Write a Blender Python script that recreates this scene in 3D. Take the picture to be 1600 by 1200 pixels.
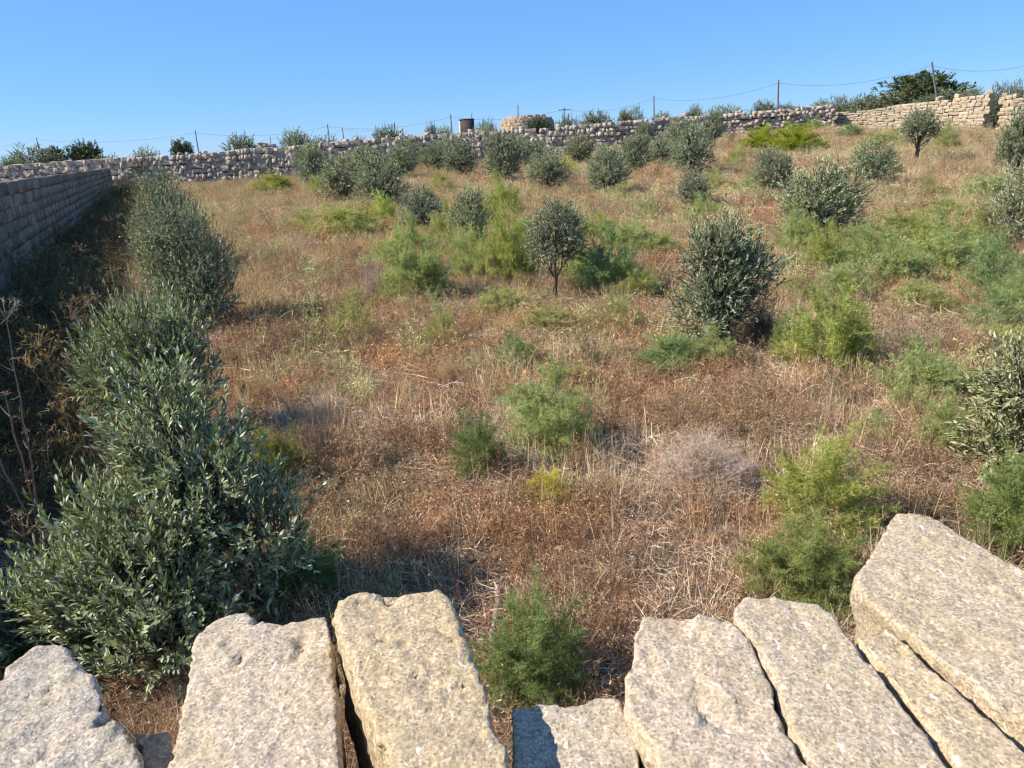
import bpy, bmesh, math, random
import numpy as np
from mathutils import Vector, Matrix

for o in list(bpy.data.objects):
    bpy.data.objects.remove(o)
SC = bpy.context.scene
COL = SC.collection
rnd = random.Random(7)

# ------------------------------------------------------------------ camera
EYE = 2.45
FPX = 1155.0                       # focal length in photograph pixels (1600 wide)
PITCH = math.atan(375 * 0.9986 / FPX)
ROLL = math.atan(0.052)
F = np.array([0, math.cos(PITCH), -math.sin(PITCH)])
R0 = np.array([1.0, 0, 0])
U0 = np.array([0, math.sin(PITCH), math.cos(PITCH)])
RV = math.cos(ROLL) * R0 - math.sin(ROLL) * U0
UV = math.sin(ROLL) * R0 + math.cos(ROLL) * U0
CAM = np.array([0.0, 0.0, EYE])
cam = bpy.data.cameras.new('camera')
cam.sensor_width = 36
cam.lens = 36 * FPX / 1600
cam.clip_start = 0.05
cam.clip_end = 6000
camo = bpy.data.objects.new('camera', cam)
COL.objects.link(camo)
camo.matrix_world = Matrix(((RV[0], UV[0], -F[0], CAM[0]), (RV[1], UV[1], -F[1], CAM[1]),
                            (RV[2], UV[2], -F[2], CAM[2]), (0, 0, 0, 1)))
SC.camera = camo

# ------------------------------------------------------------------ sky, sun, exposure
SUN_AZ = math.radians(-93)         # from +Y, clockwise positive: the sun stands to the left
SUN_EL = math.radians(41)
world = bpy.data.worlds.new('World')
SC.world = world
world.use_nodes = True
wn = world.node_tree
wn.nodes.clear()
sky = wn.nodes.new('ShaderNodeTexSky')
sky.sky_type = 'NISHITA'
sky.sun_disc = False
sky.sun_elevation = SUN_EL
sky.sun_rotation = SUN_AZ % (2 * math.pi)
sky.altitude = 6000
sky.air_density = 2.0
sky.dust_density = 0.0
sky.ozone_density = 10.0
bg = wn.nodes.new('ShaderNodeBackground')
bg.inputs[1].default_value = 0.092
wo = wn.nodes.new('ShaderNodeOutputWorld')
flat = wn.nodes.new('ShaderNodeMix')          # evens the sky out a little: dry clear air down to the horizon
flat.data_type = 'RGBA'
flat.inputs['Factor'].default_value = 0.5
flat.inputs[7].default_value = (1.15, 3.05, 6.6, 1)
wn.links.new(sky.outputs[0], flat.inputs[6])
wn.links.new(flat.outputs[2], bg.inputs[0])
wn.links.new(bg.outputs[0], wo.inputs[0])
sl = bpy.data.lights.new('sun', 'SUN')
sl.energy = 4.8
sl.angle = math.radians(0.53)
sl.color = (1.0, 0.93, 0.82)
slo = bpy.data.objects.new('sun', sl)
COL.objects.link(slo)
sd = Vector((math.sin(SUN_AZ) * math.cos(SUN_EL), math.cos(SUN_AZ) * math.cos(SUN_EL), math.sin(SUN_EL)))
slo.rotation_euler = sd.to_track_quat('Z', 'Y').to_euler()
SC.view_settings.view_transform = 'Standard'
SC.view_settings.look = 'None'
SC.view_settings.exposure = 0.8
SC.view_settings.gamma = 1
SC.view_settings.use_curve_mapping = False
SC.cycles.use_denoising = True
SC.cycles.max_bounces = 4
SC.cycles.diffuse_bounces = 2
SC.cycles.use_adaptive_sampling = True
SC.cycles.time_limit = 1000
SC.cycles.adaptive_threshold = 0.035
SC.cycles.adaptive_min_samples = 16
SC.cycles.transmission_bounces = 4
SC.cycles.transparent_max_bounces = 8
SC.cycles.filter_width = 1.3


# ------------------------------------------------------------------ numpy noise
def _hash(ix, iy, iz, seed):
    h = (ix.astype(np.int64) * 374761393 + iy.astype(np.int64) * 668265263 + iz.astype(np.int64) * 2147483647 + seed * 974711) & 0xffffffff
    h = ((h ^ (h >> 13)) * 1274126177) & 0xffffffff
    return ((h ^ (h >> 16)) & 0xffff) / 65535.0


def noise3(p, seed=0):
    p = np.asarray(p, float)
    i = np.floor(p).astype(np.int64)
    f = p - i
    f = f * f * (3 - 2 * f)
    out = 0
    for dx in (0, 1):
        for dy in (0, 1):
            for dz in (0, 1):
                w = (f[..., 0] if dx else 1 - f[..., 0]) * (f[..., 1] if dy else 1 - f[..., 1]) * (f[..., 2] if dz else 1 - f[..., 2])
                out = out + w * _hash(i[..., 0] + dx, i[..., 1] + dy, i[..., 2] + dz, seed)
    return out


def fbm(p, octs=3, seed=0):
    p = np.asarray(p, float)
    a, s, t = 1.0, 0, 0
    for k in range(octs):
        s = s + a * noise3(p * 2 ** k, seed + k)
        t += a
        a *= 0.5
    return s / t


def fbm2(x, y, scale, octs=3, seed=0):
    x = np.asarray(x, float)
    y = np.asarray(y, float)
    return fbm(np.stack([x / scale, y / scale, np.zeros_like(x) + 0.37], -1), octs, seed)


# ------------------------------------------------------------------ the lie of the land
def horizon(px):
    return 225 - 0.052 * (px - 800)


# azimuth column in the photograph, foot of the far wall there, its depth
_FAR = [(-400, 300, 72), (0, 300, 70), (195, 290, 69), (400, 278, 68), (620, 262, 66.5), (800, 245, 65), (950, 234, 63.5),
        (1030, 221, 63), (1100, 214, 62.5), (1200, 207, 61.5), (1300, 198, 60.5), (1400, 201, 58), (1545, 199, 52), (1600, 203, 50), (1900, 190, 48)]
_s = [(p - 800) / FPX * math.cos(PITCH) for p, b, d in _FAR]
_D = [d for p, b, d in _FAR]
_Z = [EYE - (b - horizon(p)) * d / FPX for p, b, d in _FAR]
_ss = np.linspace(_s[0], _s[-1], 200)
_k = np.exp(-np.linspace(-2, 2, 13) ** 2)
_k /= _k.sum()
_DD = np.convolve(np.pad(np.interp(_ss, _s, _D), 6, 'edge'), _k, 'valid')
_ZZ = np.convolve(np.pad(np.interp(_ss, _s, _Z), 6, 'edge'), _k, 'valid')


def terrain(x, y):
    x = np.asarray(x, float)
    y = np.asarray(y, float)
    s = x / np.maximum(y, 12)
    D = np.interp(s, _ss, _DD)
    Z = np.interp(s, _ss, _ZZ)
    t = np.clip(y / D, 0, 1) ** 1.5
    z = Z * t
    near = np.clip(1 - np.maximum(np.abs(x), np.abs(y)) / 110, 0, 1)
    return z + near * 0.16 * (fbm2(x, y, 3.0, 3, 5) - 0.5) * np.clip((y - 0.5) / 2, 0, 1)


def ray(px, py):
    u, v = (px - 800) / FPX, (600 - py) / FPX
    return F + u * RV + v * UV


def at_depth(px, py, depth):
    d = ray(px, py)
    return CAM + d * (depth / d[1])


def at_height(px, py, z):
    d = ray(px, py)
    return CAM + d * ((z - EYE) / d[2])


_T = 1.0 * 1.004 ** np.arange(1150)


def ground_at(px, py, dmax=85):
    d = ray(px, py)
    T = _T[_T * d[1] < dmax]
    Q = CAM + d * T[:, None]
    hit = np.where(Q[:, 2] <= terrain(Q[:, 0], Q[:, 1]))[0]
    p = Q[hit[0]] if len(hit) else Q[-1]
    return np.array([p[0], p[1], float(terrain(p[0], p[1]))])


def metres(p):
    """metres per photograph pixel at a world point"""
    return float(np.dot(np.asarray(p) - CAM, F)) / FPX


# ------------------------------------------------------------------ mesh helpers
def mesh_np(name, V, Fc, mat=None, smooth=False, attrs=None):
    V = np.asarray(V, np.float32)
    Fc = np.asarray(Fc, np.int32)
    me = bpy.data.meshes.new(name)
    n, k = Fc.shape
    me.vertices.add(len(V))
    me.vertices.foreach_set('co', V.ravel())
    me.loops.add(n * k)
    me.loops.foreach_set('vertex_index', Fc.ravel())
    me.polygons.add(n)
    me.polygons.foreach_set('loop_start', np.arange(0, n * k, k, dtype=np.int32))
    if smooth:
        me.polygons.foreach_set('use_smooth', np.ones(n, bool))
    for nm, arr in (attrs or {}).items():
        arr = np.asarray(arr, np.float32)
        a = me.attributes.new(nm, 'FLOAT' if arr.ndim == 1 else 'FLOAT_VECTOR', 'POINT')
        a.data.foreach_set('value' if arr.ndim == 1 else 'vector', arr.ravel())
    me.update()
    me.validate()
    if mat:
        me.materials.append(mat)
    return me


def link(name, me, parent=None, loc=None, rot=None, scale=None):
    o = bpy.data.objects.new(name, me)
    COL.objects.link(o)
    if parent is not None:
        o.parent = parent
    if loc is not None:
        o.location = loc
    if rot is not None:
        o.rotation_euler = rot
    if scale is not None:
        o.scale = scale
    return o


def tag(o, label=None, cat=None, group=None, kind=None):
    if label:
        o['label'] = label
    if cat:
        o['category'] = cat
    if group:
        o['group'] = group
    if kind:
        o['kind'] = kind
    return o


def thing(name, label, cat, loc=(0, 0, 0), rotz=0.0, group=None):
    o = bpy.data.objects.new(name, None)
    COL.objects.link(o)
    o.empty_display_size = 0.2
    o.location = loc
    o.rotation_euler = (0, 0, rotz)
    return tag(o, label, cat, group)


def tubes(paths, sides=5):
    """paths: list of (points Nx3, radii N) -> V, quads"""
    Vs, Fs, off = [], [], 0
    for P, r in paths:
        P = np.asarray(P, float)
        r = np.asarray(r, float)
        n = len(P)
        T = np.gradient(P, axis=0)
        T /= np.linalg.norm(T, axis=1, keepdims=True) + 1e-9
        ref = np.array([0.31, 0.2, 0.93]) if abs(T[0, 2]) < 0.8 else np.array([0.93, 0.3, 0.1])
        A = np.cross(T, ref)
        A /= np.linalg.norm(A, axis=1, keepdims=True) + 1e-9
        B = np.cross(T, A)
        ang = np.arange(sides) * 2 * np.pi / sides
        ring = P[:, None] + r[:, None, None] * (np.cos(ang)[None, :, None] * A[:, None] + np.sin(ang)[None, :, None] * B[:, None])
        Vs.append(ring.reshape(-1, 3))
        i = np.arange(n - 1)[:, None] * sides + off
        j = np.arange(sides)[None]
        j2 = (j + 1) % sides
        Fs.append(np.stack([i + j, i + j2, i + sides + j2, i + sides + j], -1).reshape(-1, 4))
        off += n * sides
    return np.concatenate(Vs), np.concatenate(Fs)


def unit(v):
    return v / (np.linalg.norm(v, axis=-1, keepdims=True) + 1e-9)


def ribbons(P0, P1, w, rng):
    """one thin triangle per segment pair: N starts, N ends, widths"""
    d = unit(P1 - P0)
    side = unit(np.cross(d, rng.normal(size=d.shape)))
    a = P0 + side * w[:, None]
    b = P0 - side * w[:, None]
    n = len(P0)
    V = np.concatenate([a, b, P1])
    i = np.arange(n)
    return V, np.stack([i, i + n, i + 2 * n], -1)


def strips(P, w, rng):
    """P: N x K x 3 polylines, w: N x K half-widths -> tapering ribbons of quads"""
    N, K, _ = P.shape
    d = unit(P[:, -1] - P[:, 0])
    side = unit(np.cross(d, rng.normal(size=d.shape)))[:, None]
    L = P + side * w[..., None]
    Rr = P - side * w[..., None]
    V = np.concatenate([L.reshape(-1, 3), Rr.reshape(-1, 3)])
    i = (np.arange(N)[:, None] * K + np.arange(K - 1)[None]).ravel()
    m = N * K
    Fq = np.stack([i, i + m, i + m + 1, i + 1], -1)
    return V, Fq


def tri(Fq):
    return np.concatenate([Fq[:, [0, 1, 2]], Fq[:, [0, 2, 3]]])


class Acc:
    """collects triangle soups with one point attribute"""
    def __init__(self):
        self.V, self.F, self.A, self.n = [], [], [], 0

    def add(self, V, Fc, a):
        if Fc.shape[1] == 4:
            Fc = tri(Fc)
        self.V.append(V)
        self.F.append(Fc + self.n)
        self.A.append(np.full(len(V), a, float) if np.isscalar(a) else np.asarray(a, float))
        self.n += len(V)

    def mesh(self, name, mat, smooth=False):
        return mesh_np(name, np.concatenate(self.V), np.concatenate(self.F), mat, smooth, {'tone': np.concatenate(self.A)})


# ------------------------------------------------------------------ materials
def newmat(name):
    m = bpy.data.materials.new(name)
    m.use_nodes = True
    nt = m.node_tree
    return m, nt, nt.nodes['Principled BSDF']


def N(nt, kind, **kw):
    n = nt.nodes.new(kind)
    for k, v in kw.items():
        if isinstance(k, str) and hasattr(n, k):
            setattr(n, k, v)
    return n


def ramp(nt, fac, stops):
    r = nt.nodes.new('ShaderNodeValToRGB')
    el = r.color_ramp.elements
    while len(el) > 1:
        el.remove(el[0])
    el[0].position = stops[0][0]
    el[0].color = (*stops[0][1], 1)
    for p, c in stops[1:]:
        e = el.new(p)
        e.color = (*c, 1)
    if fac is not None:
        nt.links.new(fac, r.inputs[0])
    return r.outputs[0]


def mixc(nt, fac, a, b, mode='MIX'):
    m = nt.nodes.new('ShaderNodeMix')
    m.data_type = 'RGBA'
    m.blend_type = mode
    for sock, v in ((m.inputs['Factor'], fac), (m.inputs[6], a), (m.inputs[7], b)):
        if isinstance(v, (int, float)):
            sock.default_value = v
        elif isinstance(v, tuple):
            sock.default_value = (*v, 1)
        else:
            nt.links.new(v, sock)
    return m.outputs[2]


def mathn(nt, op, a, b=None, c=None):
    m = nt.nodes.new('ShaderNodeMath')
    m.operation = op
    for i, v in enumerate((a, b, c)):
        if v is None:
            continue
        if isinstance(v, (int, float)):
            m.inputs[i].default_value = v
        else:
            nt.links.new(v, m.inputs[i])
    return m.outputs[0]


def noise_tex(nt, vec, scale, detail=4, rough=0.55):
    n = nt.nodes.new('ShaderNodeTexNoise')
    n.inputs['Scale'].default_value = scale
    n.inputs['Detail'].default_value = detail
    n.inputs['Roughness'].default_value = rough
    if vec is not None:
        nt.links.new(vec, n.inputs['Vector'])
    return n.outputs[0]


def geo_pos(nt):
    return nt.nodes.new('ShaderNodeNewGeometry').outputs['Position']


def attr(nt, name, kind='GEOMETRY'):
    a = nt.nodes.new('ShaderNodeAttribute')
    a.attribute_type = kind
    a.attribute_name = name
    return a


def bump(nt, height, strength, dist, bsdf):
    b = nt.nodes.new('ShaderNodeBump')
    b.inputs['Strength'].default_value = strength
    b.inputs['Distance'].default_value = dist
    nt.links.new(height, b.inputs['Height'])
    nt.links.new(b.outputs[0], bsdf.inputs['Normal'])


def to_diffuse(nt, bs):
    """swap the principled node for a plain rough diffuse one"""
    d = nt.nodes.new('ShaderNodeBsdfDiffuse')
    for a, b_ in (('Base Color', 'Color'), ('Normal', 'Normal')):
        for l in list(bs.inputs[a].links):
            nt.links.new(l.from_socket, d.inputs[b_])
    nt.links.new(d.outputs[0], nt.nodes['Material Output'].inputs[0])
    nt.nodes.remove(bs)
    return d


def thin_leaf_shader(nt, bs, colour, trans=0.3, tint=(1.0, 1.0, 0.6)):
    """principled + translucent"""
    tr = nt.nodes.new('ShaderNodeBsdfTranslucent')
    nt.links.new(mixc(nt, 1.0, colour, tint, 'MULTIPLY'), tr.inputs[0])
    mx = nt.nodes.new('ShaderNodeMixShader')
    mx.inputs[0].default_value = trans
    nt.links.new(bs.outputs[0], mx.inputs[1])
    nt.links.new(tr.outputs[0], mx.inputs[2])
    nt.links.new(mx.outputs[0], nt.nodes['Material Output'].inputs[0])


def mat_soil():
    m, nt, b = newmat('soil')
    p = geo_pos(nt)
    n1 = noise_tex(nt, p, 0.35, 2)
    n2 = noise_tex(nt, p, 11, 3, 0.7)
    n3 = noise_tex(nt, p, 60, 2, 0.7)
    c1 = ramp(nt, n1, [(0.3, (0.17, 0.105, 0.07)), (0.55, (0.24, 0.16, 0.105)), (0.75, (0.31, 0.225, 0.15))])
    c2 = ramp(nt, n2, [(0.3, (0.35, 0.33, 0.32)), (0.6, (1, 1, 1)), (0.8, (1.45, 1.4, 1.3))])
    c = mixc(nt, 0.9, c1, c2, 'MULTIPLY')
    c3 = ramp(nt, n3, [(0.35, (0.5, 0.48, 0.46)), (0.65, (1.25, 1.22, 1.2))])
    c = mixc(nt, 0.8, c, c3, 'MULTIPLY')
    nt.links.new(c, b.inputs['Base Color'])
    b.inputs['Roughness'].default_value = 0.95
    b.inputs['Specular IOR Level'].default_value = 0.1
    bump(nt, n2, 0.9, 0.05, b)
    to_diffuse(nt, b)
    return m


def mat_drygrass():
    m, nt, b = newmat('dry_grass')
    t = attr(nt, 'tint', 'INSTANCER')
    k = attr(nt, 'tone')
    r = nt.nodes.new('ShaderNodeObjectInfo').outputs['Random']
    v = mathn(nt, 'MULTIPLY', mathn(nt, 'ADD', 0.35, mathn(nt, 'MULTIPLY', mathn(nt, 'POWER', k.outputs['Fac'], 1.6), 2.0)), mathn(nt, 'ADD', 0.75, mathn(nt, 'MULTIPLY', r, 0.5)))
    c = nt.nodes.new('ShaderNodeVectorMath')
    c.operation = 'SCALE'
    nt.links.new(t.outputs['Color'], c.inputs[0])
    nt.links.new(v, c.inputs['Scale'])
    nt.links.new(c.outputs[0], b.inputs['Base Color'])
    b.inputs['Roughness'].default_value = 0.7
    b.inputs['Specular IOR Level'].default_value = 0.25
    thin_leaf_shader(nt, to_diffuse(nt, b), c.outputs[0], 0.2, (1.0, 0.85, 0.6))
    return m


def mat_olive():
    m, nt, b = newmat('olive_leaf')
    k = attr(nt, 'tone').outputs['Fac']
    g = nt.nodes.new('ShaderNodeNewGeometry')
    oi = nt.nodes.new('ShaderNodeObjectInfo')
    top = ramp(nt, k, [(0.0, (0.075, 0.095, 0.038)), (0.45, (0.145, 0.17, 0.07)), (0.75, (0.24, 0.265, 0.12)), (0.93, (0.36, 0.375, 0.19)), (1.0, (0.52, 0.42, 0.12))])
    und = ramp(nt, k, [(0.0, (0.26, 0.28, 0.18)), (0.93, (0.48, 0.50, 0.345)), (1.0, (0.55, 0.45, 0.2))])
    c = mixc(nt, g.outputs['Backfacing'], top, und)
    c = mixc(nt, 1.0, c, oi.outputs['Color'], 'MULTIPLY')
    nt.links.new(c, b.inputs['Base Color'])
    b.inputs['Roughness'].default_value = 0.4
    b.inputs['Specular IOR Level'].default_value = 0.28
    thin_leaf_shader(nt, b, c, 0.2, (1.0, 1.1, 0.5))
    return m


def mat_green(name, lo, mid, hi, rough=0.6, trans=0.3, diffuse=True):
    m, nt, b = newmat(name)
    k = attr(nt, 'tone').outputs['Fac']
    oi = nt.nodes.new('ShaderNodeObjectInfo')
    c = ramp(nt, k, [(0.0, lo), (0.5, mid), (1.0, hi)])
    c = mixc(nt, 1.0, c, oi.outputs['Color'], 'MULTIPLY')
    nt.links.new(c, b.inputs['Base Color'])
    b.inputs['Roughness'].default_value = rough
    b.inputs['Specular IOR Level'].default_value = 0.3
    thin_leaf_shader(nt, to_diffuse(nt, b) if diffuse else b, c, trans, (1.0, 1.05, 0.55))
    return m


def mat_plain(name, col, rough=0.85, var=0.35, scale=20.0):
    m, nt, b = newmat(name)
    p = geo_pos(nt)
    n = noise_tex(nt, p, scale, 4)
    f = ramp(nt, n, [(0.25, (1 - var,) * 3), (0.75, (1 + var,) * 3)])
    c = mixc(nt, 1.0, f, col, 'MULTIPLY')
    nt.links.new(c, b.inputs['Base Color'])
    b.inputs['Roughness'].default_value = rough
    b.inputs['Specular IOR Level'].default_value = 0.2
    return m


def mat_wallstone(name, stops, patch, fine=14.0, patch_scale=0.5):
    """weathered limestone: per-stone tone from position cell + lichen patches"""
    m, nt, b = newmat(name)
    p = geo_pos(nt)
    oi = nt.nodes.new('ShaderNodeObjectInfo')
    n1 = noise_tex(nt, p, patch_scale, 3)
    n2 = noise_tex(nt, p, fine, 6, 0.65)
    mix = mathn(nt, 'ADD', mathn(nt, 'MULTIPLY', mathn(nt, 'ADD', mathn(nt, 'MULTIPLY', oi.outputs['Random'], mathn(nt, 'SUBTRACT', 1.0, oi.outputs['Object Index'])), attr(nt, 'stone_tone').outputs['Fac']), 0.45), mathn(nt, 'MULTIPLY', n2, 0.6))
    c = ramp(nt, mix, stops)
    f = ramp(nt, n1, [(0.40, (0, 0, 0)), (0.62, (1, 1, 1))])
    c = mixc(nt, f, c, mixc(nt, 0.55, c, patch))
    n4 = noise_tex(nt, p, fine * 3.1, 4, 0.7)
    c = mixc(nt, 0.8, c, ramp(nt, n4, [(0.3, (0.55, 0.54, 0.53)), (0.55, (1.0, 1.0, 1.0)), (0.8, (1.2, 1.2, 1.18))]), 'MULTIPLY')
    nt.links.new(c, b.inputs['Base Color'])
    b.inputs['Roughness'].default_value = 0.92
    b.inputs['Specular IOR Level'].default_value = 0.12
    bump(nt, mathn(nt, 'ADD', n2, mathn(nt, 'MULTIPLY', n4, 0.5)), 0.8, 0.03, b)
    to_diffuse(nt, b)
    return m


def mat_slab():
    """coarse shelly limestone seen close: grains, pale shell flecks, pits, ochre lichen"""
    m, nt, b = newmat('shelly_limestone')
    tc = nt.nodes.new('ShaderNodeTexCoord').outputs['Object']
    oi = nt.nodes.new('ShaderNodeObjectInfo')
    gv = nt.nodes.new('ShaderNodeTexVoronoi')
    gv.inputs['Scale'].default_value = 260
    nt.links.new(tc, gv.inputs['Vector'])
    gs = nt.nodes.new('ShaderNodeSeparateColor')
    nt.links.new(gv.outputs['Color'], gs.inputs[0])
    grain = mathn(nt, 'ADD', mathn(nt, 'MULTIPLY', gs.outputs[0], 0.55), mathn(nt, 'MULTIPLY', noise_tex(nt, tc, 90, 2, 0.6), 0.45))
    mid = noise_tex(nt, tc, 34, 5, 0.65)
    big = noise_tex(nt, tc, 5.5, 4, 0.6)
    base = ramp(nt, big, [(0.3, (0.40, 0.34, 0.275)), (0.45, (0.455, 0.39, 0.315)), (0.58, (0.465, 0.39, 0.29)), (0.75, (0.475, 0.42, 0.35))])
    base = mixc(nt, 1.0, base, oi.outputs['Color'], 'MULTIPLY')
    c = mixc(nt, 0.85, base, ramp(nt, grain, [(0.22, (0.66, 0.62, 0.57)), (0.42, (0.93, 0.91, 0.88)), (0.62, (1.08, 1.07, 1.06)), (0.74, (1.38, 1.36, 1.32))]), 'MULTIPLY')
    c = mixc(nt, 0.7, c, ramp(nt, mid, [(0.32, (0.82, 0.80, 0.77)), (0.52, (1, 1, 1)), (0.75, (1.07, 1.06, 1.03))]), 'MULTIPLY')
    # shell fragments: distorted elongated cells
    mp = nt.nodes.new('ShaderNodeMapping')
    mp.inputs['Scale'].default_value = (120, 50, 85)
    mp.inputs['Rotation'].default_value = (0.4, 0.2, 0.5)
    dn = nt.nodes.new('ShaderNodeTexNoise')
    dn.inputs['Scale'].default_value = 14
    nt.links.new(tc, dn.inputs['Vector'])
    dv = nt.nodes.new('ShaderNodeVectorMath')
    dv.operation = 'MULTIPLY_ADD'
    dv.inputs[1].default_value = (0.09, 0.09, 0.09)
    nt.links.new(dn.outputs['Color'], dv.inputs[0])
    nt.links.new(tc, dv.inputs[2])
    nt.links.new(dv.outputs[0], mp.inputs['Vector'])
    vo = nt.nodes.new('ShaderNodeTexVoronoi')
    vo.inputs['Scale'].default_value = 1.0
    nt.links.new(mp.outputs[0], vo.inputs['Vector'])
    sep = nt.nodes.new('ShaderNodeSeparateColor')
    nt.links.new(vo.outputs['Color'], sep.inputs[0])
    pick = mathn(nt, 'GREATER_THAN', sep.outputs[0], 0.62)
    ins = mathn(nt, 'LESS_THAN', vo.outputs['Distance'], mathn(nt, 'MULTIPLY', sep.outputs[1], 0.42))
    fleck = mathn(nt, 'MULTIPLY', pick, ins)
    c = mixc(nt, mathn(nt, 'MULTIPLY', fleck, 0.5), c, (0.80, 0.74, 0.65))
    # grey weathering and darker lichen blotches
    wz = noise_tex(nt, tc, 3.3, 5, 0.7)
    c = mixc(nt, mathn(nt, 'MULTIPLY', ramp(nt, wz, [(0.48, (0, 0, 0)), (0.62, (1, 1, 1))]), 0.45), c, mixc(nt, 1.0, c, (0.66, 0.66, 0.68), 'MULTIPLY'))
    lz = noise_tex(nt, tc, 16, 6, 0.75)
    c = mixc(nt, mathn(nt, 'MULTIPLY', ramp(nt, lz, [(0.62, (0, 0, 0)), (0.68, (1, 1, 1))]), 0.5), c, (0.27, 0.245, 0.215))
    # pits
    vp = nt.nodes.new('ShaderNodeTexVoronoi')
    vp.inputs['Scale'].default_value = 140
    nt.links.new(tc, vp.inputs['Vector'])
    sp = nt.nodes.new('ShaderNodeSeparateColor')
    nt.links.new(vp.outputs['Color'], sp.inputs[0])
    pit = mathn(nt, 'MULTIPLY', mathn(nt, 'GREATER_THAN', sp.outputs[0], 0.52), mathn(nt, 'LESS_THAN', vp.outputs['Distance'], 0.36))
    c = mixc(nt, mathn(nt, 'MULTIPLY', pit, 0.62), c, (0.22, 0.18, 0.14))
    # ochre crust
    oc = noise_tex(nt, tc, 9, 5, 0.7)
    c = mixc(nt, mathn(nt, 'MULTIPLY', ramp(nt, oc, [(0.52, (0, 0, 0)), (0.70, (1, 1, 1))]), 0.4), c, (0.50, 0.40, 0.24))
    nt.links.new(c, b.inputs['Base Color'])
    b.inputs['Roughness'].default_value = 0.93
    b.inputs['Specular IOR Level'].default_value = 0.12
    h = mathn(nt, 'ADD', mathn(nt, 'MULTIPLY', grain, 0.5), mathn(nt, 'MULTIPLY', mid, 1.1))
    h = mathn(nt, 'SUBTRACT', mathn(nt, 'ADD', h, mathn(nt, 'MULTIPLY', fleck, 0.25)), mathn(nt, 'MULTIPLY', pit, 0.45))
    bump(nt, h, 0.8, 0.008, b)
    to_diffuse(nt, b)
    return m


M_SOIL = mat_soil()
M_GRASS = mat_drygrass()
M_OLIVE = mat_olive()
M_FENNEL = mat_green('fennel', (0.26, 0.27, 0.115), (0.44, 0.455, 0.21), (0.62, 0.64, 0.34), 0.6, 0.45)
M_CAROB = mat_green('carob_leaf', (0.045, 0.06, 0.026), (0.085, 0.11, 0.045), (0.14, 0.17, 0.075), 0.4, 0.2, False)
M_TWIG = mat_green('dry_twig', (0.16, 0.125, 0.10), (0.27, 0.22, 0.18), (0.40, 0.33, 0.27), 0.8, 0.05)
M_BARK = mat_plain('olive_bark', (0.11, 0.09, 0.07), 0.9, 0.45, 40)
M_POLE = mat_plain('pole_wood', (0.2, 0.165, 0.14), 0.85, 0.3, 6)
M_WIRE = mat_plain('wire', (0.09, 0.10, 0.12), 0.6, 0.1, 6)
M_GREYSTONE = mat_wallstone('grey_wall_stone', [(0.2, (0.35, 0.28, 0.215)), (0.45, (0.46, 0.38, 0.295)), (0.65, (0.53, 0.445, 0.35)), (0.85, (0.60, 0.52, 0.42))], (0.37, 0.31, 0.255))
M_WARMSTONE = mat_wallstone('warm_wall_stone', [(0.2, (0.38, 0.285, 0.185)), (0.45, (0.47, 0.365, 0.245)), (0.65, (0.54, 0.435, 0.30)), (0.85, (0.61, 0.52, 0.39))], (0.38, 0.32, 0.25))
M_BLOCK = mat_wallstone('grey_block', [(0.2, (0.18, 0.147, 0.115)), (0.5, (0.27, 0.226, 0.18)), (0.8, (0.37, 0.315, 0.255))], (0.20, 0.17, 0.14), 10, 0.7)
M_CORE = mat_plain('wall_fill', (0.12, 0.10, 0.085), 0.95, 0.4, 8)
M_HUT = mat_plain('dark_hut_plaster', (0.075, 0.06, 0.05), 0.9, 0.5, 3)
M_HUTPALE = mat_plain('pale_render_sunlit_side', (0.46, 0.40, 0.32), 0.9, 0.15, 3)  # pale masonry; also paints the sunlit face of the dark hut
M_SLAB = mat_slab()
M_PEBBLE = mat_plain('pebble', (0.52, 0.47, 0.41), 0.9, 0.2, 30)

# ------------------------------------------------------------------ ground: one sheet to the horizon
def build_ground():
    def axis(lo, hi):
        a = np.concatenate([-np.geomspace(90, 3000, 14)[::-1], np.arange(lo, hi, 0.6), np.geomspace(hi + 4, 3000, 14)])
        return np.unique(a)
    xs = axis(-60, 70)
    ys = axis(-20, 90)
    X, Y = np.meshgrid(xs, ys, indexing='ij')
    Z = terrain(X, Y)
    far = np.clip((np.maximum(np.abs(X), np.abs(Y)) - 130) / 600, 0, 1)
    Z = Z * (1 - far) + 0.6 * far
    V = np.stack([X, Y, Z], -1).reshape(-1, 3)
    ny = len(ys)
    i = (np.arange(len(xs) - 1)[:, None] * ny + np.arange(ny - 1)[None]).ravel()
    Fq = np.stack([i, i + ny, i + ny + 1, i + 1], -1)
    o = link('ground', mesh_np('ground', V, Fq, M_SOIL, True))
    tag(o, 'dry brown soil of the field inside the stone walls', kind='structure')
    return o


GROUND = build_ground()

# ------------------------------------------------------------------ stones
def stone_variants(name, n, bulge, jitter, mat, seed):
    out = []
    for k in range(n):
        bm = bmesh.new()
        bmesh.ops.create_cube(bm, size=1)
        bmesh.ops.subdivide_edges(bm, edges=bm.edges[:], cuts=1, use_grid_fill=True)
        rg = np.random.default_rng(seed + k)
        for v in bm.verts:
            c = np.array(v.co)
            L = np.linalg.norm(c)
            nz = np.sum(np.abs(c) > 0.4)
            s = {1: 1.0 + 0.15 * bulge, 2: 1 - bulge * 0.55, 3: 1 - bulge}[int(nz)]
            c = c * s + rg.normal(size=3) * jitter
            v.co = c
        me = bpy.data.meshes.new(name)
        bm.to_mesh(me)
        bm.free()
        for p in me.polygons:
            p.use_smooth = False
        me.materials.append(mat)
        out.append(me)
    return out


def mesh_arrays(me):
    V = np.empty(len(me.vertices) * 3, np.float32)
    me.vertices.foreach_get('co', V)
    Fq = np.array([list(p.vertices) for p in me.polygons], np.int32)
    return V.reshape(-1, 3), Fq


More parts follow.
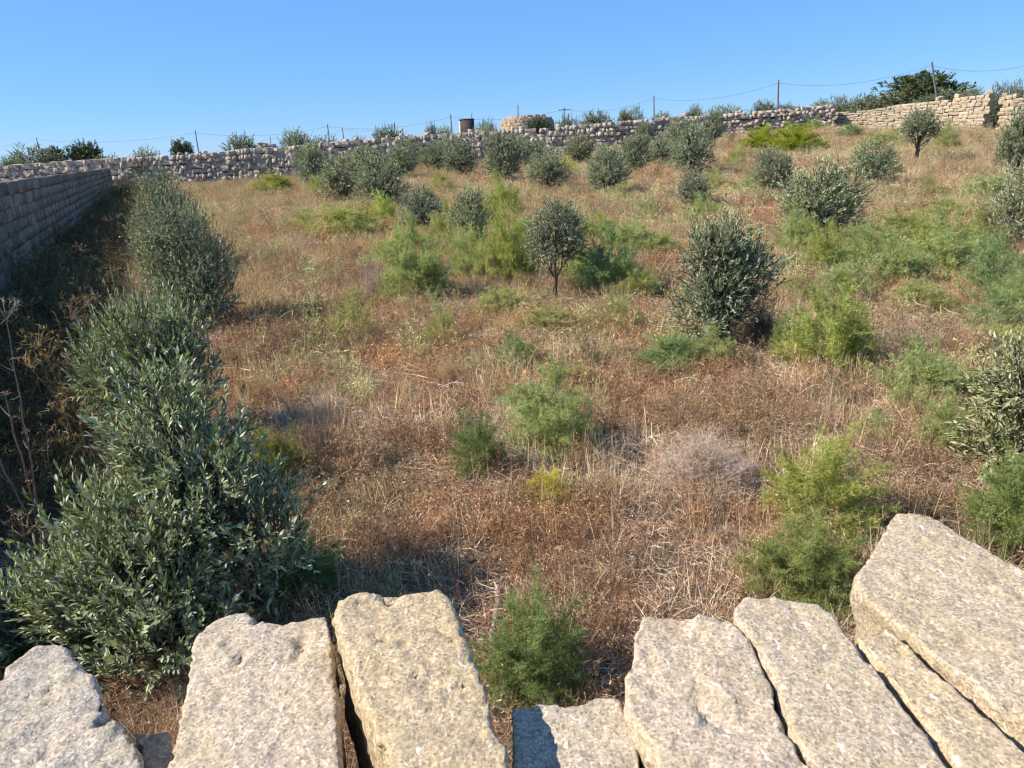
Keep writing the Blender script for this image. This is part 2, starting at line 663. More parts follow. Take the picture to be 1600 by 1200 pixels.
def lay_stones(root, placements, variants, keep=300, name='stone', rest_mat=None):
    """placements: (centre xyz, rot z, tilt, (sx,sy,sz)); the largest in view become objects, the rest one joined part"""
    placements = sorted(placements, key=lambda p: -(p[3][0] * p[3][2]) / (np.linalg.norm(np.asarray(p[0]) - CAM) ** 2))
    R = random.Random(3)
    inv = root.matrix_world.inverted() if False else None
    base = np.array(root.location)
    AV, AF, AT, n = [], [], [], 0
    for i, (c, rz, tilt, s) in enumerate(placements):
        k = R.randrange(len(variants))
        if i < keep:
            link(name, variants[k], root, np.asarray(c) - base, (tilt[0], tilt[1], rz), s)
        else:
            V, Fq = mesh_arrays(variants[k])
            M = Matrix.LocRotScale(Vector(np.asarray(c) - base), Matrix.Rotation(rz, 3, 'Z').to_quaternion() @ Matrix.Rotation(tilt[1], 3, 'Y').to_quaternion(), Vector(s))
            M = np.array(M)
            AV.append(V @ M[:3, :3].T + M[:3, 3])
            AF.append(Fq + n)
            AT.append(np.full(len(V), R.random()))
            n += len(V)
    if AV:
        o = link('small_stones', mesh_np('small_stones', np.concatenate(AV), np.concatenate(AF), rest_mat, False, {'stone_tone': np.concatenate(AT)}), root)
        o.pass_index = 1
        tag(o, kind='stuff')


def wall_sections(root, ctrl, courses, slen, depth, variants, mat, keep, seed, ragged=0.0, top_loose=0.0, fill=0.9, jit=1.0):
    """ctrl: list of (x, y, zbase, ztop) along the wall; stones on the face towards the camera and a recessed core"""
    R = random.Random(seed)
    C = np.array(ctrl)
    seg = np.linalg.norm(np.diff(C[:, :2], axis=0), axis=1)
    S = np.concatenate([[0], np.cumsum(seg)])

    def samp(t):
        return np.array([np.interp(t, S, C[:, j]) for j in range(4)])
    base = np.array(root.location)
    # core
    core, cf = [], []
    ts = np.linspace(min(0.45, S[-1] * .2), S[-1] - min(0.45, S[-1] * .2), max(3, int(S[-1] / 1.5)))
    for t in ts:
        p = samp(t)
        q = samp(min(t + 0.1, S[-1])) - samp(max(t - 0.1, 0))
        d = q[:2] / (np.linalg.norm(q[:2]) + 1e-9)
        nrm = np.array([d[1], -d[0]])            # towards the camera side
        zt = p[3] - 0.42
        for off in (-depth * 0.10, depth * 0.10):
            w = p[:2] - nrm * off
            core += [(*w, p[2] - 0.3), (*w, zt)]
    n = len(ts)
    for i in range(n - 1):
        a, b2 = i * 4, (i + 1) * 4
        cf += [(a, b2, b2 + 1, a + 1), (a + 2, a + 3, b2 + 3, b2 + 2), (a + 1, b2 + 1, b2 + 3, a + 3)]
    cf += [(0, 1, 3, 2), ((n - 1) * 4, (n - 1) * 4 + 2, (n - 1) * 4 + 3, (n - 1) * 4 + 1)]
    link('core', mesh_np('core', np.array(core) - base, np.array(cf), M_CORE), root)
    # stones, two-skinned in depth: each runs through the thickness of the wall
    P = []
    for c in range(courses):
        t = -R.uniform(0, slen)
        while t < S[-1]:
            L = slen * R.choice((0.6, 0.75, 0.9, 1.0, 1.2, 1.6)) * R.uniform(.9, 1.1)
            tm = t + L / 2
            if 0 <= tm <= S[-1]:
                p = samp(tm)
                q = samp(min(tm + 0.2, S[-1])) - samp(max(tm - 0.2, 0))
                rz = math.atan2(q[1], q[0])
                h = (p[3] - p[2]) / courses
                top = c == courses - 1
                if not (top and R.random() < ragged):
                    hh = h * R.uniform(1 - .05 * jit, 1 + .10 * jit)
                    vz = 0 if c == 0 or top else R.uniform(-.055, .055) * jit * (R.uniform(0.75, 1.35) if top else 1)
                    dy = R.uniform(-0.07, 0.07) * jit
                    P.append(((p[0] + math.sin(rz) * dy, p[1] - math.cos(rz) * dy, p[2] + h * (c + 0.5) + (hh - h) * 0.5 * top + (0 if top else vz)),
                              rz + R.uniform(-0.09, 0.09) * jit, (R.uniform(-0.04, 0.04) * jit, R.uniform(-0.08, 0.08) * jit), (L * (fill + 0.08), depth * R.uniform(0.9, 1.06), hh * (fill + 0.09))))
                    if top and R.random() < top_loose:
                        s = R.uniform(0.18, 0.42)
                        P.append(((p[0], p[1], p[3] + hh - h + s * 0.3), R.uniform(0, 3), (R.uniform(-.2, .2), R.uniform(-.3, .3)), (s * 1.2, s, s * 0.8)))
            t += L
    lay_stones(root, P, variants, keep, 'stone', mat)


def wall_ctrl(rows):
    """rows: (px, base_py, top_py, depth) -> world control points"""
    out = []
    for px, bpy_, tpy, d in rows:
        a = at_depth(px, bpy_, d)
        t = at_depth(px, tpy, d)
        out.append((a[0], a[1], min(a[2], float(terrain(a[0], a[1])) + 0.02), t[2]))
    return out


V_RUB = stone_variants('stone', 14, 0.06, 0.06, M_GREYSTONE, 10)
V_WARM = stone_variants('stone', 10, 0.11, 0.035, M_WARMSTONE, 40)
V_BLK = stone_variants('block', 12, 0.014, 0.006, M_BLOCK, 70)

c1 = wall_ctrl([(200, 291, 247, 69), (330, 283, 240, 68.4), (400, 279, 232, 68), (440, 276, 231, 67.8), (500, 270, 225, 67.3), (620, 262, 214, 66.5), (720, 257, 209, 65.7),
                (800, 246, 203, 65), (850, 242, 201, 64.5), (950, 236, 192, 63.5), (1030, 222, 185, 63), (1100, 214, 181, 62.5), (1200, 207, 173, 61.5), (1300, 198, 164, 60.5)])
w = thing('rubble_wall', 'long grey dry-stone rubble wall running along the back of the field', 'stone wall', c1[0][:3])
wall_sections(w, c1, 6, 0.40, 0.8, V_RUB, M_GREYSTONE, 300, 11, 0.10, 0.2, 0.97, 1.3)

c0 = wall_ctrl([(-220, 312, 280, 71), (0, 300, 260, 70), (120, 294, 251, 69.5), (196, 290, 246.5, 69.1)])
w = thing('rubble_wall', 'tan dry-stone wall showing above the grey block wall at the far left', 'stone wall', c0[0][:3])
wall_sections(w, c0, 5, 0.52, 0.8, V_RUB, M_GREYSTONE, 300, 12, 0.05, 0.0, 0.95, 1.2)

c2 = wall_ctrl([(1303, 198, 176, 61.5), (1360, 200, 172, 59.5), (1400, 201, 164, 58), (1470, 200, 157, 55), (1500, 199, 152, 54), (1542, 199, 147, 52.3)])
w = thing('coursed_wall', 'sunlit honey-coloured coursed stone wall ending at the bushy gap', 'stone wall', c2[0][:3])
wall_sections(w, c2, 9, 0.44, 0.6, V_WARM, M_WARMSTONE, 300, 13, 0.1, 0.18, 0.93, 0.5)

c3 = wall_ctrl([(1562, 199, 152, 51.5), (1580, 201, 147, 50.8), (1640, 205, 140, 49), (1800, 205, 128, 46)])
w = thing('coursed_wall', 'short honey-coloured stone wall stub beyond the bushy gap', 'stone wall', c3[0][:3])
wall_sections(w, c3, 9, 0.46, 0.6, V_WARM, M_WARMSTONE, 300, 14, 0.15, 0.3, 0.93, 0.6)


# the grey block wall on the left: even courses, receding
def block_wall():
    vp = ray(235, 256)
    d = np.array([vp[0], vp[1]]) / math.hypot(vp[0], vp[1])
    left = np.array([-d[1], d[0]])
    o = left * 2.95
    root = thing('block_wall', 'shaded grey wall of squared stone blocks along the left of the field', 'stone wall', (*o, 0))
    base = np.array([*o, 0])
    L0, L1 = -1.5, 68.5
    H, NC = 2.20, 8
    R = random.Random(21)
    rz = math.atan2(d[1], d[0])
    th = 0.36
    vs, fs = [], []
    for t in np.linspace(L0, L1, 30):
        for off in (0.02, -th + 0.02):
            p = o - left * (off - 0.0) * -1 if False else o + left * (-off)
            q = p + d * t
            zb = float(terrain(q[0], q[1])) - 0.3
            vs += [(q[0], q[1], zb), (q[0], q[1], H - 0.05)]
    n = 30
    for i in range(n - 1):
        a, b2 = i * 4, i * 4 + 4
        fs += [(a, b2, b2 + 1, a + 1), (a + 2, a + 3, b2 + 3, b2 + 2), (a + 1, b2 + 1, b2 + 3, a + 3)]
    # move core inwards from the face
    vs = np.array(vs)
    vs[:, 0] += left[0] * 0.05
    vs[:, 1] += left[1] * 0.05
    link('core', mesh_np('core', vs - base, np.array(fs), M_CORE), root)
    P = []
    h = H / NC
    for c in range(-1, NC):
        t = L0 - R.uniform(0, 0.6)
        while t < L1:
            L = R.choice((0.3, 0.38, 0.46, 0.52, 0.6, 0.8)) * R.uniform(0.9, 1.1)
            q = o + d * (t + L / 2) + left * (th / 2 + R.uniform(-0.013, 0.013))
            z = h * (c + 0.5)
            if z + h > float(terrain(q[0], q[1])) - 0.1 and t + L / 2 > 3:
                hh = h
                if c == NC - 1:
                    hh = h * R.uniform(0.93, 1.06)
                P.append(((q[0], q[1], z + (hh - h) / 2 + 0.012 * math.sin(t * 0.8 + c)), rz + R.uniform(-0.012, 0.012), (0, R.uniform(-0.012, 0.012)), (L * 0.975, th, hh * 0.955)))
            t += L
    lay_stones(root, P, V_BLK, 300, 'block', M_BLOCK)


block_wall()

# ------------------------------------------------------------------ the wall the picture is taken over: loose coping slabs
def slab(label, outline, z, thick, tint, tilt=(0, 0), seed=1, rough=1.0, name='coping_slab'):
    """outline: photograph pixels of its top face; laid on the plane z (+ tilt), given real thickness"""
    P = []
    n = len(outline)
    for i in range(n):
        a, b2 = np.array(outline[i], float), np.array(outline[(i + 1) % n], float)
        k = max(1, int(np.linalg.norm(b2 - a) / 28))
        for j in range(k):
            q = a + (b2 - a) * j / k
            P.append(at_height(q[0], q[1], z)[:2])
    P = np.array(P)
    c = P.mean(0)
    rg = np.random.default_rng(seed)
    T = P - c
    bm = bmesh.new()
    zt = lambda q: tilt[0] * q[0] + tilt[1] * q[1]
    loops = []
    for dz, sc in ((-0.005, 0.995), (0, 0.982), (-thick * 0.5, 0.965), (-thick, 0.92)):
        loops.append([bm.verts.new((q[0] * sc, q[1] * sc, zt(q) + dz)) for q in T])
    top, rim, low, bot = loops[1], loops[0], loops[2], loops[3]
    bm.faces.new(top)
    bm.faces.new(bot[::-1])
    for A, B in ((top, rim), (rim, low), (low, bot)):
        for i in range(len(T)):
            j = (i + 1) % len(T)
            bm.faces.new((A[i], B[i], B[j], A[j]))
    bmesh.ops.triangulate(bm, faces=bm.faces[:])
    bmesh.ops.recalc_face_normals(bm, faces=bm.faces[:])
    me = bpy.data.meshes.new('tmp')
    bm.to_mesh(me)
    bm.free()
    o = link('tmp', me)
    md = o.modifiers.new('r', 'REMESH')
    md.mode = 'VOXEL'
    md.voxel_size = 0.0075
    dg = bpy.context.evaluated_depsgraph_get()
    m2 = bpy.data.meshes.new_from_object(o.evaluated_get(dg))
    bpy.data.objects.remove(o)
    nv = len(m2.vertices)
    V = np.empty(nv * 3, np.float32)
    m2.vertices.foreach_get('co', V)
    V = V.reshape(-1, 3).astype(float)
    Nn = np.empty(nv * 3, np.float32)
    m2.vertices.foreach_get('normal', Nn)
    Nn = Nn.reshape(-1, 3).astype(float)
    s = seed * 17.3
    d = (fbm(V * 9 + s, 3, seed) - 0.5) * 0.013 * rough + (fbm(V * 34 + s, 3, seed + 5) - 0.5) * 0.0085 * rough + (fbm(V * 110 + s, 2, seed + 9) - 0.5) * 0.0045 * rough
    side = 1 - np.clip(Nn[:, 2], 0, 1)
    d += side * (fbm(V * 22 + s, 3, seed + 12) - 0.5) * 0.018
    pit = np.clip(fbm(V * 95 + s, 2, seed + 20) - 0.66, 0, 1) * 0.025 * rough
    cav = np.clip(fbm(V * 30 + s + 4, 3, seed + 31) - 0.635, 0, 0.12) * 0.16 * rough * np.clip(fbm(V * 5 + s, 2, seed + 33) * 4 - 1.5, 0, 1)
    V = V + Nn * (d - pit - cav)[:, None]
    m2.vertices.foreach_set('co', V.astype(np.float32).ravel())
    m2.polygons.foreach_set('use_smooth', np.ones(len(m2.polygons), bool))
    m2.update()
    m2.materials.clear()
    m2.materials.append(M_SLAB)
    m2.name = name
    ob = link(name, m2, None, (c[0], c[1], z))
    ob.color = (*tint, 1)
    tag(ob, label, 'stone slab', 'coping slabs on the wall')
    return ob


ZT = 1.65
slab('pitted grey-white slab in the bottom left corner of the picture', [(-70, 1110), (0, 1085), (22, 1056), (70, 1030), (112, 1024), (130, 1050), (160, 1080), (176, 1118), (205, 1148), (226, 1188), (240, 1260), (262, 1480), (-110, 1480)],
     ZT - 0.02, 0.26, (0.98, 0.98, 1.0), (-0.08, 0.05), 3, 1.5)
slab('small dark stone wedged in the shaded gap beside the pitted corner slab', [(212, 1142), (262, 1140), (272, 1160), (268, 1200), (258, 1300), (250, 1480), (245, 1480), (226, 1250), (218, 1180)],
     ZT - 0.17, 0.22, (0.85, 0.82, 0.8), (0, 0), 11, 0.8)
slab('pale slab with a notched far end, standing between the pitted corner slab and the ochre slab',
     [(296, 1012), (312, 985), (342, 963), (382, 953), (402, 968), (432, 972), (475, 962), (512, 957), (519, 990), (525, 1080), (535, 1200), (545, 1480), (215, 1480), (262, 1200), (285, 1085)],
     ZT, 0.28, (1.04, 1.0, 0.95), (0, 0), 4, 1.0)
slab('ochre-tinted tapering slab with a chipped right edge beside a deep dark gap',
     [(518, 968), (530, 941), (562, 928), (640, 931), (690, 922), (714, 955), (722, 985), (735, 1010), (755, 1055), (768, 1102), (772, 1142), (792, 1165), (803, 1200), (860, 1480), (690, 1480), (610, 1194), (583, 1138), (557, 1077), (541, 1030)],
     ZT + 0.05, 0.33, (1.0, 0.92, 0.76), (0, 0.02), 5, 1.15)
slab('low stump-like slab half in shadow, sunk between two longer slabs', [(802, 1104), (850, 1100), (912, 1098), (930, 1086), (966, 1085), (978, 1108), (992, 1142), (1004, 1195), (1020, 1480), (790, 1480), (796, 1200)],
     ZT - 0.03, 0.22, (1.0, 0.98, 0.96), (0, 0), 6, 0.9)
slab('broad rough slab thick with white shell flecks, right of the low stump slab',
     [(1000, 957), (1050, 954), (1075, 960), (1098, 956), (1124, 964), (1141, 969), (1158, 984), (1178, 1017), (1211, 1077), (1226, 1137), (1258, 1186), (1276, 1210), (1420, 1480), (1040, 1480), (1024, 1200), (1020, 1160), (995, 1133), (972, 1085), (975, 1043), (989, 1016), (988, 987)],
     ZT + 0.01, 0.30, (1.06, 1.0, 0.94), (0, 0), 7, 1.2)
slab('smooth-topped slab with a rounded end and a single ring-shaped shell mark',
     [(1146, 966), (1147, 946), (1162, 929), (1187, 931), (1210, 928), (1233, 935), (1277, 939), (1300, 956), (1316, 981), (1375, 1052), (1412, 1100), (1450, 1146), (1486, 1200), (1640, 1480), (1425, 1480), (1282, 1206), (1264, 1184), (1233, 1136), (1218, 1076), (1186, 1018), (1164, 984)],
     ZT + 0.015, 0.30, (1.0, 0.95, 0.87), (0, 0), 8, 0.7)
slab('narrow yellowish slab wedged low under the big tilted slab', [(1330, 990), (1352, 994), (1376, 988), (1380, 976), (1404, 993), (1454, 1042), (1514, 1093), (1584, 1153), (1740, 1300), (1790, 1480), (1660, 1480), (1498, 1200), (1462, 1146), (1424, 1100), (1388, 1052)],
     ZT + 0.01, 0.24, (1.08, 0.99, 0.82), (0, 0), 9, 0.8)
slab('largest slab, lying askew at the right edge above its neighbours', [(1394, 800), (1413, 797), (1446, 801), (1520, 842), (1600, 886), (1800, 1000), (2000, 1130), (1960, 1330), (1760, 1250), (1600, 1128), (1502, 1055), (1450, 1016), (1386, 961), (1356, 941), (1332, 911), (1335, 896), (1352, 876), (1364, 851), (1386, 812)],
     ZT + 0.012, 0.15, (1.04, 0.98, 0.88), (0.0, 0.0), 10, 0.8)


# rubble body of that wall, under the slabs
def near_wall():
    root = thing('rubble_wall', 'low rubble wall in deep shade underneath the loose coping slabs', 'stone wall', (0, 0.85, 0))
    R = random.Random(31)
    x0, x1, y0, y1 = -3.2, 3.4, 0.62, 1.02
    V = [(x, y, z) for x in (x0, x1) for y in (y0 + .06, y1 - .06) for z in (-0.2, 1.26)]
    Fq = [(0, 1, 3, 2), (4, 6, 7, 5), (0, 4, 5, 1), (2, 3, 7, 6), (1, 5, 7, 3)]
    link('core', mesh_np('core', np.array(V) - np.array([0, 0.85, 0]), np.array(Fq), M_CORE), root)
    P = []
    for c in range(5):
        x = x0 - R.uniform(0, 0.3)
        while x < x1:
            L = R.uniform(0.22, 0.5)
            P.append(((x + L / 2, (y0 + y1) / 2 + R.uniform(-.03, .03), 0.26 * (c + 0.5)), R.uniform(-.05, .05), (0, R.uniform(-.05, .05)), (L * .97, y1 - y0, 0.255)))
            x += L
    lay_stones(root, P, V_RUB, 300, 'stone', M_GREYSTONE)


near_wall()

# ------------------------------------------------------------------ plants: generators
def leaf_cloud(pos, dirs, nrm, length, width, near):
    """lanceolate leaves; near: 4 triangles with a folded midrib, far: 2 triangles"""
    d = unit(dirs)
    s = unit(np.cross(d, nrm))
    n = np.cross(s, d)
    L = length[:, None]
    W = width[:, None]
    m = len(pos)
    i = np.arange(m)
    if near:
        V = np.concatenate([pos, pos + d * L * .3 + s * W * .9 + n * W * .25, pos + d * L * .3 - s * W * .9 + n * W * .25,
                            pos + d * L * .7 + s * W * .75 + n * W * .1, pos + d * L * .7 - s * W * .75 + n * W * .1, pos + d * L - n * W * .4])
        Fc = np.concatenate([np.stack([i, i + 2 * m, i + m], -1), np.stack([i + m, i + 2 * m, i + 3 * m], -1),
                             np.stack([i + 2 * m, i + 4 * m, i + 3 * m], -1), np.stack([i + 3 * m, i + 4 * m, i + 5 * m], -1)])
        return V, Fc, 6
    V = np.concatenate([pos, pos + d * L * .5 + s * W, pos + d * L * .5 - s * W, pos + d * L])
    Fc = np.concatenate([np.stack([i, i + 2 * m, i + m], -1), np.stack([i + m, i + 2 * m, i + 3 * m], -1)])
    return V, Fc, 4


def olive_meshes(clumps, n_twigs, leaf, near, seed, trunk_r=0.045, up=0.9, twig_len=(0.14, 0.30), per=16, shoot_p=0.16):
    """clumps: (cx,cy,cz,rx,ry,rz) in metres above the base. Returns (trunk mesh, crown mesh)"""
    rg = np.random.default_rng(seed)
    C = np.array(clumps, float)
    wgt = (C[:, 3] * C[:, 4] * C[:, 5]) ** 0.75
    wgt /= wgt.sum()
    k = rg.choice(len(C), n_twigs, p=wgt)
    u = unit(rg.normal(size=(n_twigs, 3)))
    rad = rg.uniform(0.25, 1.0, n_twigs) ** 0.55
    lump = 0.36 + 1.15 * fbm(u * 2.2 + k[:, None] * 7.1 + seed, 2, seed)     # uneven outline
    P = C[k, :3] + u * C[k, 3:6] * (rad * lump)[:, None]
    P[:, 2] = np.maximum(P[:, 2], 0.08)
    hole = fbm(P / (C[:, 3:6].mean() * 0.62) + seed * 1.7, 2, seed + 2)
    keepm = hole > np.quantile(hole, 0.14)             # gaps in the crown
    P, k, u, n_twigs = P[keepm], k[keepm], u[keepm], int(keepm.sum())
    out = unit(u * C[k, 3:6])
    D = unit(out * 0.5 + np.array([0, 0, up]) * rg.uniform(0.3, 1.2, (n_twigs, 1)) + rg.normal(size=(n_twigs, 3)) * 0.35)
    TL = rg.uniform(*twig_len, n_twigs)
    shoot = (out[:, 2] > 0.35) & (rg.random(n_twigs) < shoot_p)
    TL[shoot] *= 1.6
    D[shoot] = unit(D[shoot] + np.array([0, 0, 0.8]))
    bend = rg.normal(size=(n_twigs, 3)) * 0.12
    # leaves along the twigs, in opposite pairs
    tt = np.linspace(0.08, 1.0, per)
    ti = np.repeat(np.arange(n_twigs), per)
    t = np.tile(tt, n_twigs) + rg.uniform(-.03, .03, n_twigs * per)
    pos = P[ti] + D[ti] * (TL[ti] * t)[:, None] + bend[ti] * (TL[ti] * t ** 2)[:, None]
    perp = unit(np.cross(D[ti], rg.normal(size=(n_twigs, 3))[ti]))
    perp2 = np.cross(D[ti], perp)
    idx = np.tile(np.arange(per), n_twigs)
    ang = (idx // 2) * 1.57 + (idx % 2) * math.pi + rg.uniform(-.35, .35, len(ti))
    radial = perp * np.cos(ang)[:, None] + perp2 * np.sin(ang)[:, None]
    tip = np.clip(t, 0, 1)[:, None]
    ld = unit(D[ti] * (0.85 + 0.7 * tip) + radial * (0.85 - 0.4 * tip) + rg.normal(size=(len(ti), 3)) * 0.15)
    nn = unit(D[ti] - radial * 0.35 + np.array([0, 0, 0.5]) + rg.normal(size=(len(ti), 3)) * 0.35)
    ll = leaf * rg.uniform(0.7, 1.25, len(ti))
    lw = ll * rg.uniform(0.11, 0.155, len(ti))
    V, Fc, m = leaf_cloud(pos, ld, nn, ll, lw, near)
    tone = np.clip(rg.normal(0.45, 0.22, len(ti)) + (t - 0.5) * 0.3 + rg.normal(0, .1, n_twigs)[ti], 0, 0.92)
    tone[rg.random(len(ti)) < 0.006] = 1.0              # the odd yellowed leaf
    acc = Acc()
    acc.add(V, Fc, np.tile(tone, m))
    crown = acc.mesh('crown', M_OLIVE)
    # trunk, limbs, branchlets and twigs
    paths = []
    base = np.array([0, 0, -0.05])
    for ci in range(len(C)):
        c = C[ci, :3] + np.array([0, 0, C[ci, 5] * 0.35])
        st = base + np.array([*(rg.normal(size=2) * 0.05), 0]) * (ci > 0)
        q = np.linspace(0, 1, 8)[:, None]
        fork = np.array([c[0] * 0.12, c[1] * 0.12, min(0.4 * c[2], 0.5)])
        B = (1 - q) ** 2 * st + 2 * q * (1 - q) * fork + q ** 2 * c
        B[1:-1] += rg.normal(size=(6, 3)) * 0.018
        r = trunk_r * (1.0 if ci == 0 else 0.7) * (1 - 0.8 * q[:, 0])
        paths.append((B, r))
        mem = np.where(k == ci)[0]
        for j in rg.permutation(mem)[:26]:
            s0 = B[rg.integers(3, 8)]
            e = P[j]
            mid = (s0 + e) / 2 + rg.normal(size=3) * 0.05 - np.array([0, 0, 0.04])
            paths.append((np.array([s0, mid, e, e + D[j] * TL[j] * 0.7]), np.array([0.009, 0.006, 0.004, 0.0015]) * (trunk_r / 0.045)))
    Vt, Ft = tubes(paths, 5)
    ac2 = Acc()
    ac2.add(Vt, Ft, 0.5)
    pts = np.stack([P, P + D * (TL * .5)[:, None] + bend * (TL * .25)[:, None], P + D * TL[:, None] + bend * TL[:, None]], 1)
    ww = np.tile(np.array([0.0022, 0.0016, 0.0006]), (n_twigs, 1)) * (1 if near else 1.6)
    Vs, Fs = strips(pts, ww, rg)
    ac2.add(Vs, Fs, 0.5)
    return ac2.mesh('trunk', M_BARK), crown


def fennel_meshes(seed, n_stems=120, height=0.8, needles=8, sprigs=20, wn=0.0024, core=0.45):
    """feathery mound about 1 wide and `height` tall: stems radiating from the foot, thread-like leaves towards their ends"""
    rg = np.random.default_rng(seed)
    az = rg.uniform(0, 2 * np.pi, n_stems)
    ct = rg.uniform(0.05, 1.0, n_stems)
    stt = np.sqrt(1 - ct ** 2)
    u = np.stack([np.cos(az) * stt, np.sin(az) * stt, ct], -1)
    lump = 0.55 + 0.85 * fbm(u * 1.9 + seed * 3.1, 3, seed)
    E = u * np.array([0.5, 0.5, height]) * (lump * rg.uniform(0.62, 1.08, n_stems))[:, None]
    K = 7
    q = np.linspace(0, 1, K)[None, :, None]
    b0 = np.concatenate([rg.normal(size=(n_stems, 2)) * 0.04, np.zeros((n_stems, 1))], 1)
    ctrl = E * np.array([0.40, 0.40, 0.85])
    pts = (1 - q) ** 2 * b0[:, None] + 2 * q * (1 - q) * ctrl[:, None] + q ** 2 * E[:, None]
    pts = pts + rg.normal(size=pts.shape) * 0.008 * q
    acc_s = Acc()
    Vs, Fs = strips(pts, np.tile(np.linspace(0.0032, 0.001, K), (n_stems, 1)), rg)
    acc_s.add(Vs, Fs, np.repeat(rg.uniform(.2, .9, n_stems), K).tolist() * 2)
    si = np.repeat(np.arange(n_stems), sprigs)
    t = 1 - (1 - core) * rg.random(len(si)) ** 1.3
    f = t * (K - 1)
    i0 = np.clip(f.astype(int), 0, K - 2)
    fr = (f - i0)[:, None]
    pos = pts[si, i0] * (1 - fr) + pts[si, i0 + 1] * fr
    dirn = unit(E)
    sd_ = unit(rg.normal(size=(len(si), 3)) + dirn[si] * 0.9 + np.array([0, 0, 0.3]))
    sl_ = rg.uniform(0.04, 0.12, len(si))
    end = pos + sd_ * sl_[:, None]
    V, Fc = ribbons(pos, end, np.full(len(si), wn * 0.7), rg)
    acc = Acc()
    tone = np.clip(0.5 + rg.normal(0, 0.10, len(si)) + 0.45 * (fbm(pos * 5 + seed, 2, seed + 3) - 0.5) + rg.normal(0, .17, n_stems)[si], 0, 1)
    acc.add(V, Fc, np.tile(tone, 3))
    ni = np.repeat(np.arange(len(si)), needles)
    tn = rg.uniform(0.15, 1.0, len(ni))[:, None]
    p0 = pos[ni] + (end - pos)[ni] * tn
    nd = unit(rg.normal(size=(len(ni), 3)) + sd_[ni] * 0.7)
    p1 = p0 + nd * rg.uniform(0.012, 0.034, len(ni))[:, None]
    V, Fc = ribbons(p0, p1, np.full(len(ni), wn), rg)
    acc.add(V, Fc, np.tile(np.clip(tone[ni] + rg.normal(0, .12, len(ni)), 0, 1), 3))
    return acc_s.mesh('stem', M_FENNEL), acc.mesh('foliage', M_FENNEL)


def twig_bush_mesh(seed, n=220, height=1.0, spread=1.0, fine=9, w0=0.003):
    """dead shrub: a dome of curved bare twigs that fork finely"""
    rg = np.random.default_rng(seed)
    az = rg.uniform(0, 2 * np.pi, n)
    tilt = rg.uniform(0, 1.3, n)
    hd = np.stack([np.cos(az), np.sin(az), np.zeros(n)], -1)
    L = height * rg.uniform(0.6, 1.0, n) * (1 - 0.35 * tilt / 1.3)
    d = hd * np.sin(tilt)[:, None] * spread + np.array([0, 0, 1]) * np.cos(tilt)[:, None]
    K = 6
    q = np.linspace(0, 1, K)[None, :, None]
    pts = hd[:, None] * 0.05 + d[:, None] * q * L[:, None, None] + rg.normal(size=(n, K, 3)) * 0.014 * q + np.array([0, 0, -0.12]) * q ** 2 * np.sin(tilt)[:, None, None]
    acc = Acc()
    V, Fs = strips(pts, np.tile(np.linspace(w0, w0 * .4, K), (n, 1)), rg)
    acc.add(V, Fs, np.repeat(rg.uniform(.1, 1, n), K).tolist() * 2)
    si = np.repeat(np.arange(n), fine)
    kk = rg.integers(2, K, len(si))
    p0 = pts[si, kk]
    dd = unit(d[si] * 0.8 + rg.normal(size=(len(si), 3)) * 0.7)
    p1 = p0 + dd * (rg.uniform(0.07, 0.2, len(si)) * height)[:, None]
    V, Fc = ribbons(p0, p1, np.full(len(si), w0 * .5), rg)
    acc.add(V, Fc, np.tile(rg.uniform(.1, 1, len(si)), 3))
    s2 = np.repeat(np.arange(len(si)), 3)
    tn = rg.uniform(0.3, 0.9, len(s2))[:, None]
    a = p0[s2] + (p1 - p0)[s2] * tn
    b_ = a + unit(dd[s2] + rg.normal(size=(len(s2), 3)) * .8) * (rg.uniform(0.03, 0.09, len(s2)) * height)[:, None]
    V, Fc = ribbons(a, b_, np.full(len(s2), w0 * .35), rg)
    acc.add(V, Fc, np.tile(rg.uniform(.2, 1, len(s2)), 3))
    return acc.mesh('twigs', M_TWIG)


# ------------------------------------------------------------------ olive trees
OLV = 'young olive trees in the field'


def olive_thing(label, pos, rotz, meshes, scale, tint=(1, 1, 1), name='olive_tree', group=OLV, cat='olive tree'):
    o = thing(name, label, cat, pos, rotz, group)
    o.scale = scale
    link('trunk', meshes[0], o)
    c = link('crown', meshes[1], o)
    c.color = (*tint, 1)
    return o


def fit(px, base_py, w_px, h_px):
    """where a plant stands and how large it is, from its foot and its extent in the photograph"""
    p = ground_at(px, base_py)
    m = metres(p)
    v = p - CAM
    a = math.atan2(-v[2], math.hypot(v[0], v[1]))
    W = w_px * m
    back = 0.30 * W
    hv = unit(np.array([v[0], v[1]]))
    p2 = p[:2] + hv * back
    H = (h_px * m - 0.5 * W * math.sin(max(a, 0))) / math.cos(a)
    H = max(H, 0.5 * h_px * m)
    return np.array([p2[0], p2[1], float(terrain(*p2))]), W, H


